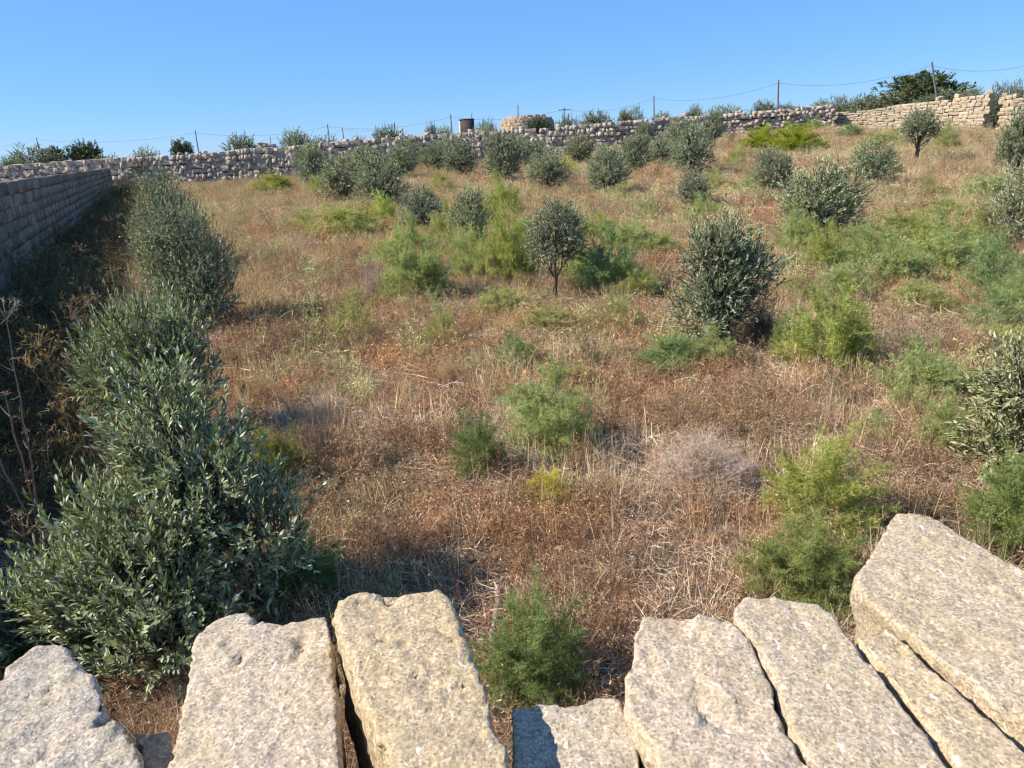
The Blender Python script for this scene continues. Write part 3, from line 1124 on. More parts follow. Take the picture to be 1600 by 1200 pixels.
# five general crowns, 1 m wide and 1 m tall, scaled per tree
GEN = []
for sdn, cl in enumerate([
    [(0, 0, .55, .40, .40, .40), (.18, .1, .40, .28, .30, .26), (-.2, -.05, .36, .26, .28, .25), (.02, 0, .80, .22, .22, .22)],
    [(0, 0, .50, .42, .42, .36), (-.15, .1, .70, .24, .24, .26), (.2, -.1, .66, .22, .22, .24), (.05, .1, .28, .40, .38, .2)],
    [(.05, 0, .60, .34, .34, .36), (-.22, 0, .46, .26, .3, .30), (.26, .08, .40, .24, .26, .24), (0, -.1, .27, .36, .36, .2)],
    [(0, 0, .62, .38, .38, .33), (.12, .12, .40, .36, .34, .28), (-.14, -.1, .34, .36, .34, .24)],
    [(-.02, 0, .50, .42, .42, .36), (.18, 0, .55, .30, .3, .28), (.0, .05, .28, .48, .46, .22), (-.08, 0, .76, .24, .24, .22), (-.22, 0, .42, .28, .3, .28)],
]):
    GEN.append(olive_meshes(cl, 1150, 0.042, False, 100 + sdn, 0.03, 0.7, (0.08, 0.17), 14, 0.07))
STD = olive_meshes([(0, 0, .74, .42, .40, .26), (.22, .05, .62, .30, .30, .20), (-.2, 0, .66, .28, .28, .20), (.02, 0, .92, .2, .2, .14)], 850, 0.042, False, 140, 0.03, 0.5, (0.08, 0.17), 14)

OLIVES = [
    # px, foot, width, height, crown, label
    (468, 274, 66, 60, 0, 'olive tree against the back wall, first beyond the long bare stretch'),
    (490, 294, 56, 62, 1, 'slim olive tree just in front of the first one at the back wall'),
    (540, 318, 76, 74, 2, 'dark olive tree second in the slanting row, nearer than the back wall pair'),
    (600, 328, 84, 80, 3, 'broad grey olive tree in the slanting row behind the bright green tuft'),
    (664, 362, 76, 66, 4, 'low spreading olive tree in the slanting row between two denser ones'),
    (741, 392, 72, 86, 0, 'compact silvery olive tree at the near end of the slanting row'),
    (608, 256, 44, 50, 1, 'olive tree touching the back wall under a single small pole'),
    (641, 264, 48, 42, 3, 'small olive bush by the back wall between two taller ones'),
    (682, 268, 50, 44, 2, 'squat olive bush at the foot of the back wall'),
    (722, 278, 54, 54, 4, 'rounded olive tree below the dark hut'),
    (757, 250, 42, 44, 0, 'pale olive tree touching the wall just under the round stone hut'),
    (788, 288, 64, 72, 1, 'dark upright olive tree before the pale one under the hut'),
    (842, 256, 36, 34, 2, 'small olive half hidden behind a bigger one near the wall'),
    (856, 302, 64, 66, 3, 'olive tree with a wide dark foot, middle of the far field'),
    (907, 259, 46, 46, 4, 'round olive tree standing clear before the back wall'),
    (949, 310, 64, 72, 0, 'tall pale olive tree in the middle of the far field'),
    (993, 272, 50, 55, 1, 'dense round olive tree next to the tall pale one'),
    (1006, 228, 26, 34, 2, 'tiny olive tree against the wall behind the dense round one'),
    (1058, 232, 34, 42, 3, 'thin olive tree against the wall, left of the leaning pair'),
    (1078, 278, 66, 78, 4, 'leaning dark olive tree before the wall, in the far centre'),
    (1112, 230, 34, 50, 0, 'narrow olive tree rising above the wall top'),
    (1083, 332, 52, 62, 2, 'upright pale olive tree below the leaning dark one'),
    (1204, 306, 62, 66, 1, 'slanting olive tree below the lime green bush'),
    (1365, 292, 72, 66, 3, 'domed olive tree alone on the slope before the honey wall'),
    (1284, 378, 122, 116, 4, 'large dark olive tree on the slope with green fennel at its foot'),
    (575, 275, 50, 44, 2, 'low olive bush between the back wall and the broad grey olive'),
    (625, 282, 52, 46, 0, 'grey olive bush behind the low spreading one, left of the squat bush'),
    (700, 262, 46, 40, 1, 'olive bush half hidden by the rounded tree below the dark hut'),
    (820, 262, 44, 44, 3, 'dusky olive bush right of the pale one under the hut'),
    (1030, 262, 44, 44, 4, 'small olive left of the leaning dark one'),
    (1588, 275, 66, 90, 0, 'olive tree at the right edge, farther of the two'),
    (1592, 400, 100, 140, 3, 'big olive tree cut by the right edge, halfway down the slope'),
]
R = random.Random(5)
for px, by, wpx, hpx, g, lab in OLIVES:
    p, W, H = fit(px, by, wpx, hpx)
    t = R.uniform(0.98, 1.25)
    olive_thing(lab, p, R.uniform(0, 6.28), GEN[g], (W * 1.13, W * 1.13, H * 1.10), (t * R.uniform(.95, 1.05), t, t * R.uniform(.92, 1.05)))
p, W, H = fit(1431, 256, 76, 82)
olive_thing('olive standard with a bare slanting trunk in front of the honey wall', p, 0.5, STD, (W * 0.9, W * 0.9, H * 0.92))

# the nearer trees have crowns of their own
p = ground_at(868, 466)
olive_thing('grey round-headed olive tree on a thin bare trunk, centre of the field', p, 0,
            olive_meshes([(.05, .05, .95, .42, .40, .36), (.05, .0, 1.22, .30, .3, .24), (-.2, 0, .80, .24, .26, .22), (.26, 0, .85, .24, .26, .24)], 1000, 0.045, False, 201, 0.028, 0.5, (0.09, 0.18), 14), (1, 1, 1), (0.92, 0.92, 0.95))
p = ground_at(1122, 545)
olive_thing('tall leafy olive tree in full sun with a dark hollow at its foot', p, 0,
            olive_meshes([(-.2, 0, .40, .34, .36, .36), (.12, .05, .66, .48, .42, .34), (.05, .1, 1.02, .36, .36, .32), (.28, 0, .86, .30, .3, .26), (-.16, .05, 1.08, .26, .26, .22), (.08, .05, 1.24, .22, .22, .2), (-.05, 0, .62, .4, .38, .3)], 1600, 0.052, False, 202, 0.04, 0.7, (0.10, 0.22), 15), (1, 1, 1))
p = ground_at(306, 518)
olive_thing('bushy sunlit olive tree beside the grey block wall, before the far corner', p, 0,
            olive_meshes([(.1, 0, .55, .72, .6, .5), (-.15, .3, 1.05, .72, .62, .5), (.35, .1, .9, .5, .5, .45), (-.1, .3, 1.5, .5, .5, .36), (.5, 0, .5, .4, .4, .4), (-.5, .3, 1.0, .4, .4, .4), (.1, -.35, .4, .7, .5, .36)], 3000, 0.05, False, 203, 0.06, 0.7, (0.12, 0.26), 14), (0.84, 0.84, 1.0))
p = ground_at(276, 425)
olive_thing('farthest olive tree of the row along the grey block wall', p, 0,
            olive_meshes([(0, 0, .7, .85, .8, .6), (-.2, 0, 1.3, .6, .6, .5), (.3, 0, 1.15, .6, .6, .5), (0, 0, 1.75, .4, .4, .38), (-.5, 0, .9, .5, .5, .5)], 2400, 0.055, False, 204, 0.06, 0.8, (0.14, 0.3), 13), (0.84, 0.84, 1.04))
p = ground_at(255, 690)
olive_thing('loose olive bush second from the coping slabs in the row by the block wall', p, 0,
            olive_meshes([(-.35, .1, .55, .42, .4, .40), (.0, .15, .80, .40, .4, .34), (.30, .05, .55, .42, .38, .42), (-.05, .2, .45, .4, .35, .3), (.42, .05, .85, .16, .2, .16)], 1350, 0.056, True, 205, 0.04, 0.9, (0.14, 0.3), 16), (0.8, 0.8, 1.08), (1.08, 1.08, 1.02))
p = ground_at(330, 985)
olive_thing('large olive bush in the foreground reaching up behind the coping slabs', p, 0,
            olive_meshes([(-.05, .1, .62, .50, .42, .40), (-.38, .05, .52, .38, .36, .36), (.34, .05, .48, .26, .30, .30), (-.12, .25, 1.02, .30, .28, .30), (-.16, .32, 1.26, .14, .16, .18), (-.62, -.1, .34, .30, .28, .22), (.2, .1, .85, .22, .22, .18),
                          (-.25, -.25, .42, .45, .3, .32), (-.85, -.30, .30, .28, .22, .18), (-.05, -.42, .22, .4, .25, .2)], 2300, 0.049, True, 206, 0.032, 0.95, (0.12, 0.28), 17), (0.94, 0.94, 0.96), (1.06, 1.08, 1.0))
p = ground_at(1600, 765)
olive_thing('olive bush cut off by the right edge above the big askew slab', p, 0,
            olive_meshes([(.05, .1, .55, .42, .4, .36), (-.05, .1, .85, .32, .32, .26), (.3, .1, .7, .4, .4, .4), (-.15, 0, .36, .3, .3, .26)], 1000, 0.054, True, 207, 0.035, 0.5, (0.10, 0.2), 15, 0.05), (0.92, 0.92, 0.86), (1.08, 1.0, 0.82))

# ------------------------------------------------------------------ fennel and other feathery green plants
FEN = [fennel_meshes(300 + i, n, h, nd, sp, wn, co) for i, (n, h, nd, sp, wn, co) in enumerate([
    (115, 0.75, 9, 30, 0.0028, .5), (105, 0.8, 9, 32, 0.0028, .45), (120, 0.65, 9, 28, 0.0028, .55), (100, 0.75, 9, 34, 0.0028, .45), (66, 0.7, 9, 26, 0.0028, .5)])]
FEND = fennel_meshes(330, 120, 0.85, 9, 44, 0.0023, .42)      # denser, for the nearest
G1, G2, G3, G4, G5 = (0.95, 1.0, 0.95), (1.0, 1.0, 0.74), (0.72, 0.86, 0.86), (1.02, 0.97, 0.88), (0.55, 0.66, 0.6)
LIME = (0.8, 0.85, 0.22)
FENNELS = [
    # px, foot, w, h, mesh, tint, label
    (655, 474, 112, 112, 0, G1, 'rounded green fennel bush with a dark shadow at its right foot, centre left'),
    (640, 400, 90, 50, 2, G2, 'yellow-green fennel tuft behind the rounded centre-left bush'),
    (737, 440, 84, 74, 1, G1, 'green fennel bush just below the compact silvery olive'),
    (803, 445, 92, 116, 3, G2, 'tall yellowish fennel bush left of the bare-trunked olive'),
    (955, 465, 110, 92, 0, G3, 'dark green fennel bush right of the bare olive trunk'),
    (985, 402, 92, 66, 2, G1, 'wide fennel clump behind the bush by the bare olive trunk'),
    (945, 378, 60, 44, 4, G2, 'small bright fennel tuft on the upper side of the wide clump'),
    (540, 372, 120, 62, 2, G4, 'flat dull green fennel patch below the slanting olive row'),
    (600, 348, 48, 40, 1, (1.2, 1.25, .8), 'bright green tuft at the foot of the broad grey olive'),
    (785, 340, 64, 56, 0, G2, 'yellow-green fennel bush at mid distance before the dark upright olive'),
    (690, 300, 50, 30, 4, G4, 'small pale green tuft in the dry grass of the far field'),
    (785, 496, 96, 56, 2, G4, 'pale spreading fennel left of the bare-trunked olive foot'),
    (560, 545, 86, 90, 4, G4, 'thin pale green fennel in the open grass, left of centre'),
    (695, 548, 66, 70, 4, G4, 'wispy pale fennel in the open grass, middle of the picture'),
    (806, 586, 70, 60, 0, G3, 'bluish green fennel tuft in the centre beside a flattened straw patch'),
    (895, 612, 84, 50, 2, G4, 'low pale fennel right of the flattened straw patch'),
    (868, 715, 150, 128, 0, G1, 'wide green fennel bush in the open middle ground'),
    (825, 640, 76, 50, 2, G3, 'bluish fennel tuft just behind the wide middle bush'),
    (748, 748, 88, 92, 1, G5, 'dark green fennel bush leaning left, nearer than the wide middle one'),
    (855, 798, 90, 66, 4, (1.5, 1.3, .55), 'yellowing fennel seedling in front of the wide middle bush'),
    (960, 525, 110, 66, 4, (0.95, 0.9, 0.95), 'greyish fennel clump left of the tall leafy olive'),
    (1050, 585, 100, 76, 2, G3, 'blue-green fennel at the foot of the tall leafy olive'),
    (1115, 580, 80, 60, 0, G1, 'fresh green fennel directly before the tall olive trunk'),
    (1096, 352, 66, 40, 0, G1, 'green tuft under the upright pale olive'),
    (1186, 304, 66, 40, 2, G1, 'green tuft at the left foot of the slanting olive'),
    (1292, 590, 150, 140, 3, (0.98, 1.0, .72), 'large yellow-green fennel bush right of the tall leafy olive'),
    (1222, 560, 44, 60, 1, G1, 'slim green fennel between the tall olive and the yellow-green bush'),
    (1240, 402, 70, 70, 0, G1, 'green fennel at the left foot of the large dark olive'),
    (1286, 432, 76, 76, 3, G2, 'light fennel bush before the large dark olive'),
    (1350, 440, 90, 80, 1, G1, 'green fennel bush right of the light one on the slope'),
    (1405, 388, 110, 70, 2, G4, 'wide pale fennel bank on the slope'),
    (1470, 440, 130, 90, 0, G1, 'broad green fennel bank left of the big right-edge olive'),
    (1552, 470, 100, 96, 3, G3, 'dark fennel bush below the big right-edge olive'),
    (1445, 312, 56, 36, 4, G4, 'small pale green tuft under the domed slope olive'),
    (1540, 318, 80, 50, 2, G1, 'green fennel beside the farther right-edge olive'),
    (1430, 640, 130, 100, 0, G1, 'spreading green fennel above the askew slab, upper part'),
    (1470, 712, 90, 90, 1, G1, 'green fennel below the spreading one, left of the right-edge olive bush'),
    (1560, 560, 90, 60, 2, G2, 'light green fennel at the right edge behind the olive bush'),
    (968, 318, 38, 30, 4, G1, 'little green tuft below the tall pale far olive'),
    (430, 300, 60, 34, 2, (0.95, 0.9, .6), 'dull yellow-green weed patch below the back wall'),
    (500, 305, 44, 28, 4, G2, 'small green patch at the foot of the slim far olive'),
    (1330, 215, 40, 22, 2, G3, 'small grey-green shrub at the meeting of the two walls'),
    (1270, 205, 36, 20, 4, G3, 'low shrub against the far end of the grey wall'),
    (1380, 232, 70, 28, 2, G4, 'grey-green weeds left of the olive standard'),
    (1475, 235, 40, 34, 1, G1, 'weed clump right of the olive standard'),
    (1150, 262, 40, 30, 4, G2, 'yellow-green weed beside the leaning far olive'),
    (880, 275, 50, 26, 4, (1.4, 1.2, .6), 'yellow weed patch between two far olives'),
    (440, 780, 120, 130, 2, (0.52, 0.5, 0.38), 'brownish green weed bush right of the foreground olive top'),
    (700, 380, 70, 54, 0, G4, 'pale green clump left of the compact silvery olive'),
    (830, 400, 60, 54, 1, G1, 'green clump just behind the bare-trunked olive, left side'),
    (910, 380, 66, 50, 2, G4, 'pale clump just behind the bare-trunked olive, right side'),
    (860, 520, 90, 50, 2, G4, 'straggly pale clump below the bare-trunked olive foot'),
    (1175, 420, 60, 50, 0, G4, 'pale green clump behind the tall leafy olive, right side'),
    (1010, 345, 50, 36, 4, G1, 'small green clump between the far pale olives and the wide fennel'),
    (1310, 470, 90, 66, 2, G1, 'nearest green clump of the slope bank, left end'),
    (1480, 350, 80, 46, 2, G4, 'far pale clump of the slope under the domed olive'),
    (1580, 500, 80, 70, 0, G1, 'green clump cut by the right edge below the big olive'),
    (1110, 300, 50, 34, 4, G4, 'pale weed clump beside the upright pale olive'),
    (600, 420, 80, 44, 4, G4, 'thin dull clump left of the rounded centre-left bush'),
    (480, 360, 70, 34, 4, G4, 'low pale clump in the left of the far field'),
    (905, 448, 70, 60, 0, G1, 'soft green fennel between the bare olive trunk and the dark bush'),
    (1000, 470, 80, 60, 2, G4, 'pale fennel patch on the open slope right of the dark bush'),
    (715, 405, 60, 46, 4, G2, 'small yellow-green tuft under the slanting olive row'),
    (762, 445, 56, 60, 1, G4, 'pale upright fennel left of the tall yellowish one'),
    (690, 470, 60, 50, 4, G1, 'green sprigs at the right foot of the rounded centre-left bush'),
    (1325, 400, 70, 54, 2, G4, 'pale fennel just right of the large dark olive trunk'),
    (1390, 450, 90, 74, 0, G1, 'green fennel in the middle of the slope bank, nearer row'),
    (1440, 408, 80, 62, 3, G2, 'light green fennel in the middle of the slope bank, farther row'),
    (1515, 400, 84, 66, 0, G4, 'pale fennel left of the big right-edge olive, farther row'),
    (1430, 490, 90, 60, 2, G4, 'straggling pale fennel under the slope bank'),
    (1545, 520, 100, 70, 4, G3, 'grey-green fennel at the right edge below the dark one'),
    (1240, 480, 60, 50, 4, G4, 'thin pale fennel between the tall olive and the slope bank'),
    (1370, 690, 70, 50, 4, G1, 'small green sprig in the bare grass left of the spreading fennel'),
    (1530, 640, 110, 80, 2, G1, 'green fennel wrapped round the foot of the right-edge olive bush'),
    (660, 350, 50, 34, 4, G2, 'tiny light tuft in the slanting olive row'),
    (1030, 400, 60, 40, 2, G4, 'pale tuft in dry grass right of the wide fennel clump'),
    (1530, 415, 60, 50, 4, G2, 'yellow-green sprigs on the upper slope by the right edge'),
]
FG = 'feathery green plants in the field'


def fennel_thing(label, pos, rot, meshes, scale, tint, name='fennel_bush', cat='fennel'):
    o = thing(name, label, cat, pos, rot, FG)
    o.scale = scale
    a = link('stem', meshes[0], o)
    b_ = link('foliage', meshes[1], o)
    a.color = b_.color = (*tint, 1)
    return o


FENPOS = []
for px, by, wpx, hpx, g, t, lab in FENNELS:
    p, W, H = fit(px, by, wpx, hpx)
    FENPOS.append((p[0], p[1], W * 0.4))
    fennel_thing(lab, p, R.uniform(0, 6.28), FEN[g], (W * 1.24, W * 1.24, H * 1.52), t)
for lab, px, by, wpx, hpx, t in [
    ('dense dark green bush at the wall foot between the ochre and low slabs', 835, 1120, 185, 190, (0.62, 0.72, 0.62)),
    ('bright green bushy fennel behind the askew slab, taller of two', 1278, 850, 175, 175, (1.05, 1.02, 0.7)),
    ('shaded lower part of the bright fennel, tinted darker, touching the rounded slab', 1245, 958, 190, 150, (0.7, 0.74, 0.55)),  # shade on the bush's lower half carried by a darker tint
    ('green bush at the right edge behind the askew slab', 1580, 880, 170, 170, (0.66, 0.76, 0.58)),
    ('dark green weeds under the right side of the foreground olive', 470, 950, 150, 120, (0.6, 0.72, 0.6)),
    ('green weeds at the left edge under the foreground olive', -10, 1075, 150, 130, (0.65, 0.8, 0.6)),
]:
    p, W, H = fit(px, by, wpx, hpx)
    FENPOS.append((p[0], p[1], W * 0.4))
    fennel_thing(lab, p, R.uniform(0, 6.28), FEND, (W * 1.22, W * 1.22, H * 1.25), t, 'green_bush', 'bush')
p, W, H = fit(1190, 238, 70, 34)
fennel_thing('left half of the lime green shrub on the far slope', p, 1, FEND, (W * 1.2, W * 1.2, H * 1.4), LIME, 'lime_shrub', 'shrub')
p, W, H = fit(1242, 240, 92, 38)
fennel_thing('lime green shrub, wider half, on the far slope before the walls meet', p, 2, FEND, (W * 1.2, W * 1.2, H * 1.4), LIME, 'lime_shrub', 'shrub')

# ------------------------------------------------------------------ dead shrubs
DEAD = [twig_bush_mesh(400, 520, 0.75, 0.9, 14, 0.0026), twig_bush_mesh(401, 260, 0.8, 0.8, 9, 0.003), twig_bush_mesh(402, 200, 0.6, 1.0, 8, 0.003)]
for px, by, wpx, hpx, g, t, lab in [
    (1095, 790, 190, 130, 0, (1.45, 1.35, 1.28), 'grey domed dead shrub of bare twigs in the middle ground'),
    (592, 468, 66, 62, 1, (1.25, 1.15, 1.2), 'pale grey dead shrub left of the rounded fennel'),
    (1415, 560, 170, 70, 2, (0.95, 0.82, 0.8), 'mauve-brown bank of dead weeds on the right slope'),
    (1500, 575, 150, 80, 2, (0.9, 0.62, 0.45), 'rust-brown bank of dead weeds near the right edge'),
    (1190, 545, 70, 90, 1, (0.55, 0.5, 0.48), 'dark tangle of dead stalks at the right foot of the tall olive'),
    (1300, 610, 80, 50, 2, (0.4, 0.36, 0.35), 'blackened low dead shrub below the yellow-green fennel'),
    (450, 560, 130, 70, 2, (0.5, 0.45, 0.42), 'dark dead brush in shade left of the open grass'),
    (505, 740, 90, 110, 1, (0.7, 0.62, 0.56), 'tangle of pale bent stalks right of the foreground olive'),
    (985, 440, 60, 40, 1, (0.9, 0.8, 0.75), 'small brown dead shrub behind the dark fennel'),
    (820, 745, 80, 60, 2, (1.0, 0.92, 0.86), 'fan of pale dead stalks beside the dark leaning fennel'),
]:
    p, W, H = fit(px, by, wpx, hpx)
    o = thing('dead_shrub', lab, 'dead shrub', p, R.uniform(0, 6), 'dead shrubs in the grass')
    o.scale = (W * 1.1, W * 1.1, H * 1.4)
    c = link('twigs', DEAD[g], o)
    c.color = (*(1.3 * v for v in t), 1)


# tall dry stalks by the block wall
def stalk(label, foot, tops, seed, tint, r=0.006, umbel=0.12, thick=1.0):
    rg = np.random.default_rng(seed)
    o = thing('dry_stalk', label, 'dry stalk', foot, 0, 'dry stalks by the block wall')
    foot = np.asarray(foot)
    for tp in tops:
        e = np.asarray(tp) - foot
        q = np.linspace(0, 1, 9)[:, None]
        P = q * e + rg.normal(size=(9, 3)) * 0.008 * np.sin(q * 3.14)
        V, Fq = tubes([(P, np.linspace(r, r * .5, 9))], 5)
        acc = Acc()
        acc.add(V, Fq, 0.6)
        n = 6                                         # withered leaves and side stalks on the stem
        for i in range(n):
            b0 = P[rg.integers(2, 8)]
            d = unit(rg.normal(size=3) + np.array([0, 0, .6])) * rg.uniform(.04, .13)
            V, Fq = tubes([(np.array([b0, b0 + d * .6, b0 + d + np.array([0, 0, .02])]), np.array([r * .5, r * .4, r * .2]))], 4)
            acc.add(V, Fq, 0.5)
        s = link('stem', acc.mesh('stem', M_TWIG), o)
        s.color = (*tint, 1)
        acc = Acc()
        for i in range(16):                           # the dried flower head
            d = unit(rg.normal(size=3) * np.array([1, 1, .5]) + np.array([0, 0, 1.0])) * umbel * rg.uniform(.6, 1.1)
            V, Fq = tubes([(np.array([P[-1], P[-1] + d * .6 + rg.normal(size=3) * .004, P[-1] + d]), np.array([.0016, .0013, .001]))], 3)
            acc.add(V, Fq, 0.7)
            c = P[-1] + d
            m = 7
            p0 = np.tile(c, (m, 1))
            V, Fc = ribbons(p0, p0 + rg.normal(size=(m, 3)) * umbel * .14, np.full(m, .0028), rg)
            acc.add(V, Fc, 0.9)
        h = link('flower_head', acc.mesh('flower_head', M_TWIG), o)
        h.color = (*tint, 1)
    return o


def off(px, py, foot):
    """a point over the foot's depth seen at that pixel"""
    return at_depth(px, py, foot[1] + 0.02)


f0 = ground_at(62, 800)
stalk('thin pale stalk with a forked dry head at the left edge, against the shade', f0, [off(10, 500, f0)], 1, (1.0, 1.0, .85), .006, .2)
f0 = ground_at(140, 690)
stalk('straw-coloured dry umbel lit up in front of the block wall shade', f0, [off(60, 540, f0), off(75, 560, f0), off(48, 575, f0)], 2, (1.5, 1.25, .7), .004, .19)
f0 = ground_at(190, 620)
stalk('brown dry umbel beside the loose olive bush', f0, [off(132, 480, f0), off(112, 500, f0)], 3, (1.0, .85, .65), .004, .19)
f0 = ground_at(72, 870)
stalk('brown thistle stalk with pale seed heads at the left edge', f0, [off(8, 618, f0), off(42, 676, f0), off(-15, 690, f0)], 4, (1.1, .85, .68), .008, .035)
f0 = ground_at(150, 755)
stalk('curled yellow-brown dry umbels left of the foreground olive', f0, [off(100, 645, f0), off(125, 660, f0), off(90, 690, f0)], 5, (1.3, 1.1, .7), .004, .16)
f0 = ground_at(205, 470)
stalk('faint dry stalks in the shade by the wall, farther than the umbels', f0, [off(165, 440, f0), off(178, 425, f0)], 6, (1.1, .95, .75), .004, .19)

for i, (lab, fx, fy, tops) in enumerate([
    ('dry umbels in shade near the wall foot, above the forked pale stalk', 60, 560, [(28, 470), (48, 478)]),
    ('pair of dry stalks in shade halfway along the block wall', 130, 460, [(110, 400), (126, 392), (140, 410)]),
    ('dry stalk against the block wall before the far corner', 185, 385, [(172, 345), (184, 340)]),
    ('tangle of low dry umbels left of the loose olive bush', 95, 640, [(70, 580), (105, 572), (118, 590)]),
    ('bent dry stalks at the left edge below the pale thistle', 30, 930, [(-5, 850), (38, 838), (60, 850)]),
    ('tan dry umbel by the bushy sunlit olive', 205, 545, [(182, 480), (205, 470)]),
]):
    f0 = ground_at(fx, fy)
    stalk(lab, f0, [off(a, b_, f0) for a, b_ in tops], 20 + i, (1.25, 1.05, .72), .005, .17)

# a bleached cane lying on the ground below the slabs
cp0, cp1 = ground_at(771, 1010), ground_at(779, 925)
q = np.linspace(0, 1, 9)[:, None]
P = cp0 * (1 - q) + cp1 * q + np.array([0, 0, 0.014])
V, Fq = tubes([(P + np.random.default_rng(2).normal(size=P.shape) * .006, np.full(9, 0.015))], 7)
tag(link('weathered_stick', mesh_np('weathered_stick', V, Fq, mat_plain('bleached_wood', (0.42, 0.35, 0.30), .9, .35, 30), True)),
    'bleached stick lying on the ground beyond the ochre slab', 'stick')


# ------------------------------------------------------------------ dry grass over the whole field
def tuft_weed(seed, n=22, h=0.17):
    rg = np.random.default_rng(seed)
    acc = Acc()
    b0 = np.concatenate([rg.normal(size=(n, 2)) * 0.10, np.zeros((n, 1))], 1)
    d = unit(np.concatenate([rg.normal(size=(n, 2)) * 0.35, np.ones((n, 1))], 1))
    L = h * rg.uniform(0.5, 1.2, n)
    q = np.linspace(0, 1, 4)[None, :, None]
    pts = b0[:, None] + d[:, None] * q * L[:, None, None] + rg.normal(size=(n, 1, 3)) * 0.03 * q ** 2
    V, Fs = strips(pts, np.tile(np.array([.0016, .0014, .0011, .0006]), (n, 1)), rg)
    acc.add(V, Fs, np.repeat(rg.uniform(.2, .9, n), 4).tolist() * 2)
    si = np.repeat(np.arange(n), 9)
    t = rg.uniform(.3, 1, len(si))[:, None]
    p0 = pts[si, 0] * (1 - t) + pts[si, -1] * t
    dd = unit(d[si] * .7 + rg.normal(size=(len(si), 3)) * .8)
    p1 = p0 + dd * rg.uniform(.02, .06, len(si))[:, None]
    V, Fc = ribbons(p0, p1, np.full(len(si), .001), rg)
    acc.add(V, Fc, np.tile(rg.uniform(.2, 1, len(si)), 3))
    V, Fc = ribbons(p1, p1 + rg.normal(size=p1.shape) * .008, np.full(len(si), .0034), rg)     # seed cases
    acc.add(V, Fc, np.tile(rg.uniform(.1, 1, len(si)), 3))
    return acc


def tuft_straw(seed, n=34, h=0.22, flop=0.8):
    rg = np.random.default_rng(seed)
    acc = Acc()
    b0 = np.concatenate([rg.normal(size=(n, 2)) * 0.07, np.zeros((n, 1))], 1)
    az = rg.uniform(0, 6.28, n)
    hd = np.stack([np.cos(az), np.sin(az), np.zeros(n)], -1)
    lean = np.abs(rg.normal(0, flop * 0.6, n)).clip(0.05, 1.3)
    L = h * rg.uniform(.5, 1.3, n)
    q = np.linspace(0, 1, 5)[None, :, None]
    pts = b0[:, None] + L[:, None, None] * (hd[:, None] * np.sin(lean)[:, None, None] * q ** 1.3 + np.array([0, 0, 1]) * (np.cos(lean)[:, None, None] * q - 0.22 * lean[:, None, None] * q ** 3))
    pts[..., 2] = np.maximum(pts[..., 2], 0.005)
    V, Fs = strips(pts, np.tile(np.array([.0014, .0014, .0012, .0009, .0003]), (n, 1)), rg)
    acc.add(V, Fs, np.repeat(rg.uniform(.15, 1, n), 5).tolist() * 2)
    return acc


def tuft_litter(seed, n=60):
    rg = np.random.default_rng(seed)
    acc = Acc()
    p0 = np.concatenate([rg.normal(size=(n, 2)) * 0.14, rg.uniform(.005, .05, (n, 1))], 1)
    az = rg.uniform(0, 6.28, n)
    d = np.stack([np.cos(az), np.sin(az), rg.normal(0, .25, n)], -1) * rg.uniform(.05, .2, (n, 1))
    mid = p0 + d * .5 + rg.normal(size=(n, 3)) * .012
    pts = np.stack([p0, mid, p0 + d], 1)
    pts[..., 2] = np.maximum(pts[..., 2], 0.004)
    V, Fs = strips(pts, np.tile(np.array([.0016, .0018, .0009]), (n, 1)), rg)
    acc.add(V, Fs, np.repeat(rg.uniform(.1, 1, n), 3).tolist() * 2)
    return acc


TUFTS = bpy.data.collections.new('grass_tufts')
names = []
for i in range(4):
    for kind, fn in (('a_weed', tuft_weed), ('b_straw', tuft_straw), ('c_litter', tuft_litter)):
        pass
for i in range(4):
    TUFTS.objects.link(bpy.data.objects.new('grass_tuft_a%d' % i, tuft_weed(500 + i).mesh('weed', M_GRASS)))
for i in range(4):
    TUFTS.objects.link(bpy.data.objects.new('grass_tuft_b%d' % i, tuft_straw(520 + i, 34, 0.24, (0.8, 1.1, 1.4, 1.7)[i]).mesh('straw', M_GRASS)))
for i in range(3):
    TUFTS.objects.link(bpy.data.objects.new('grass_tuft_c%d' % i, tuft_litter(540 + i).mesh('litter', M_GRASS)))


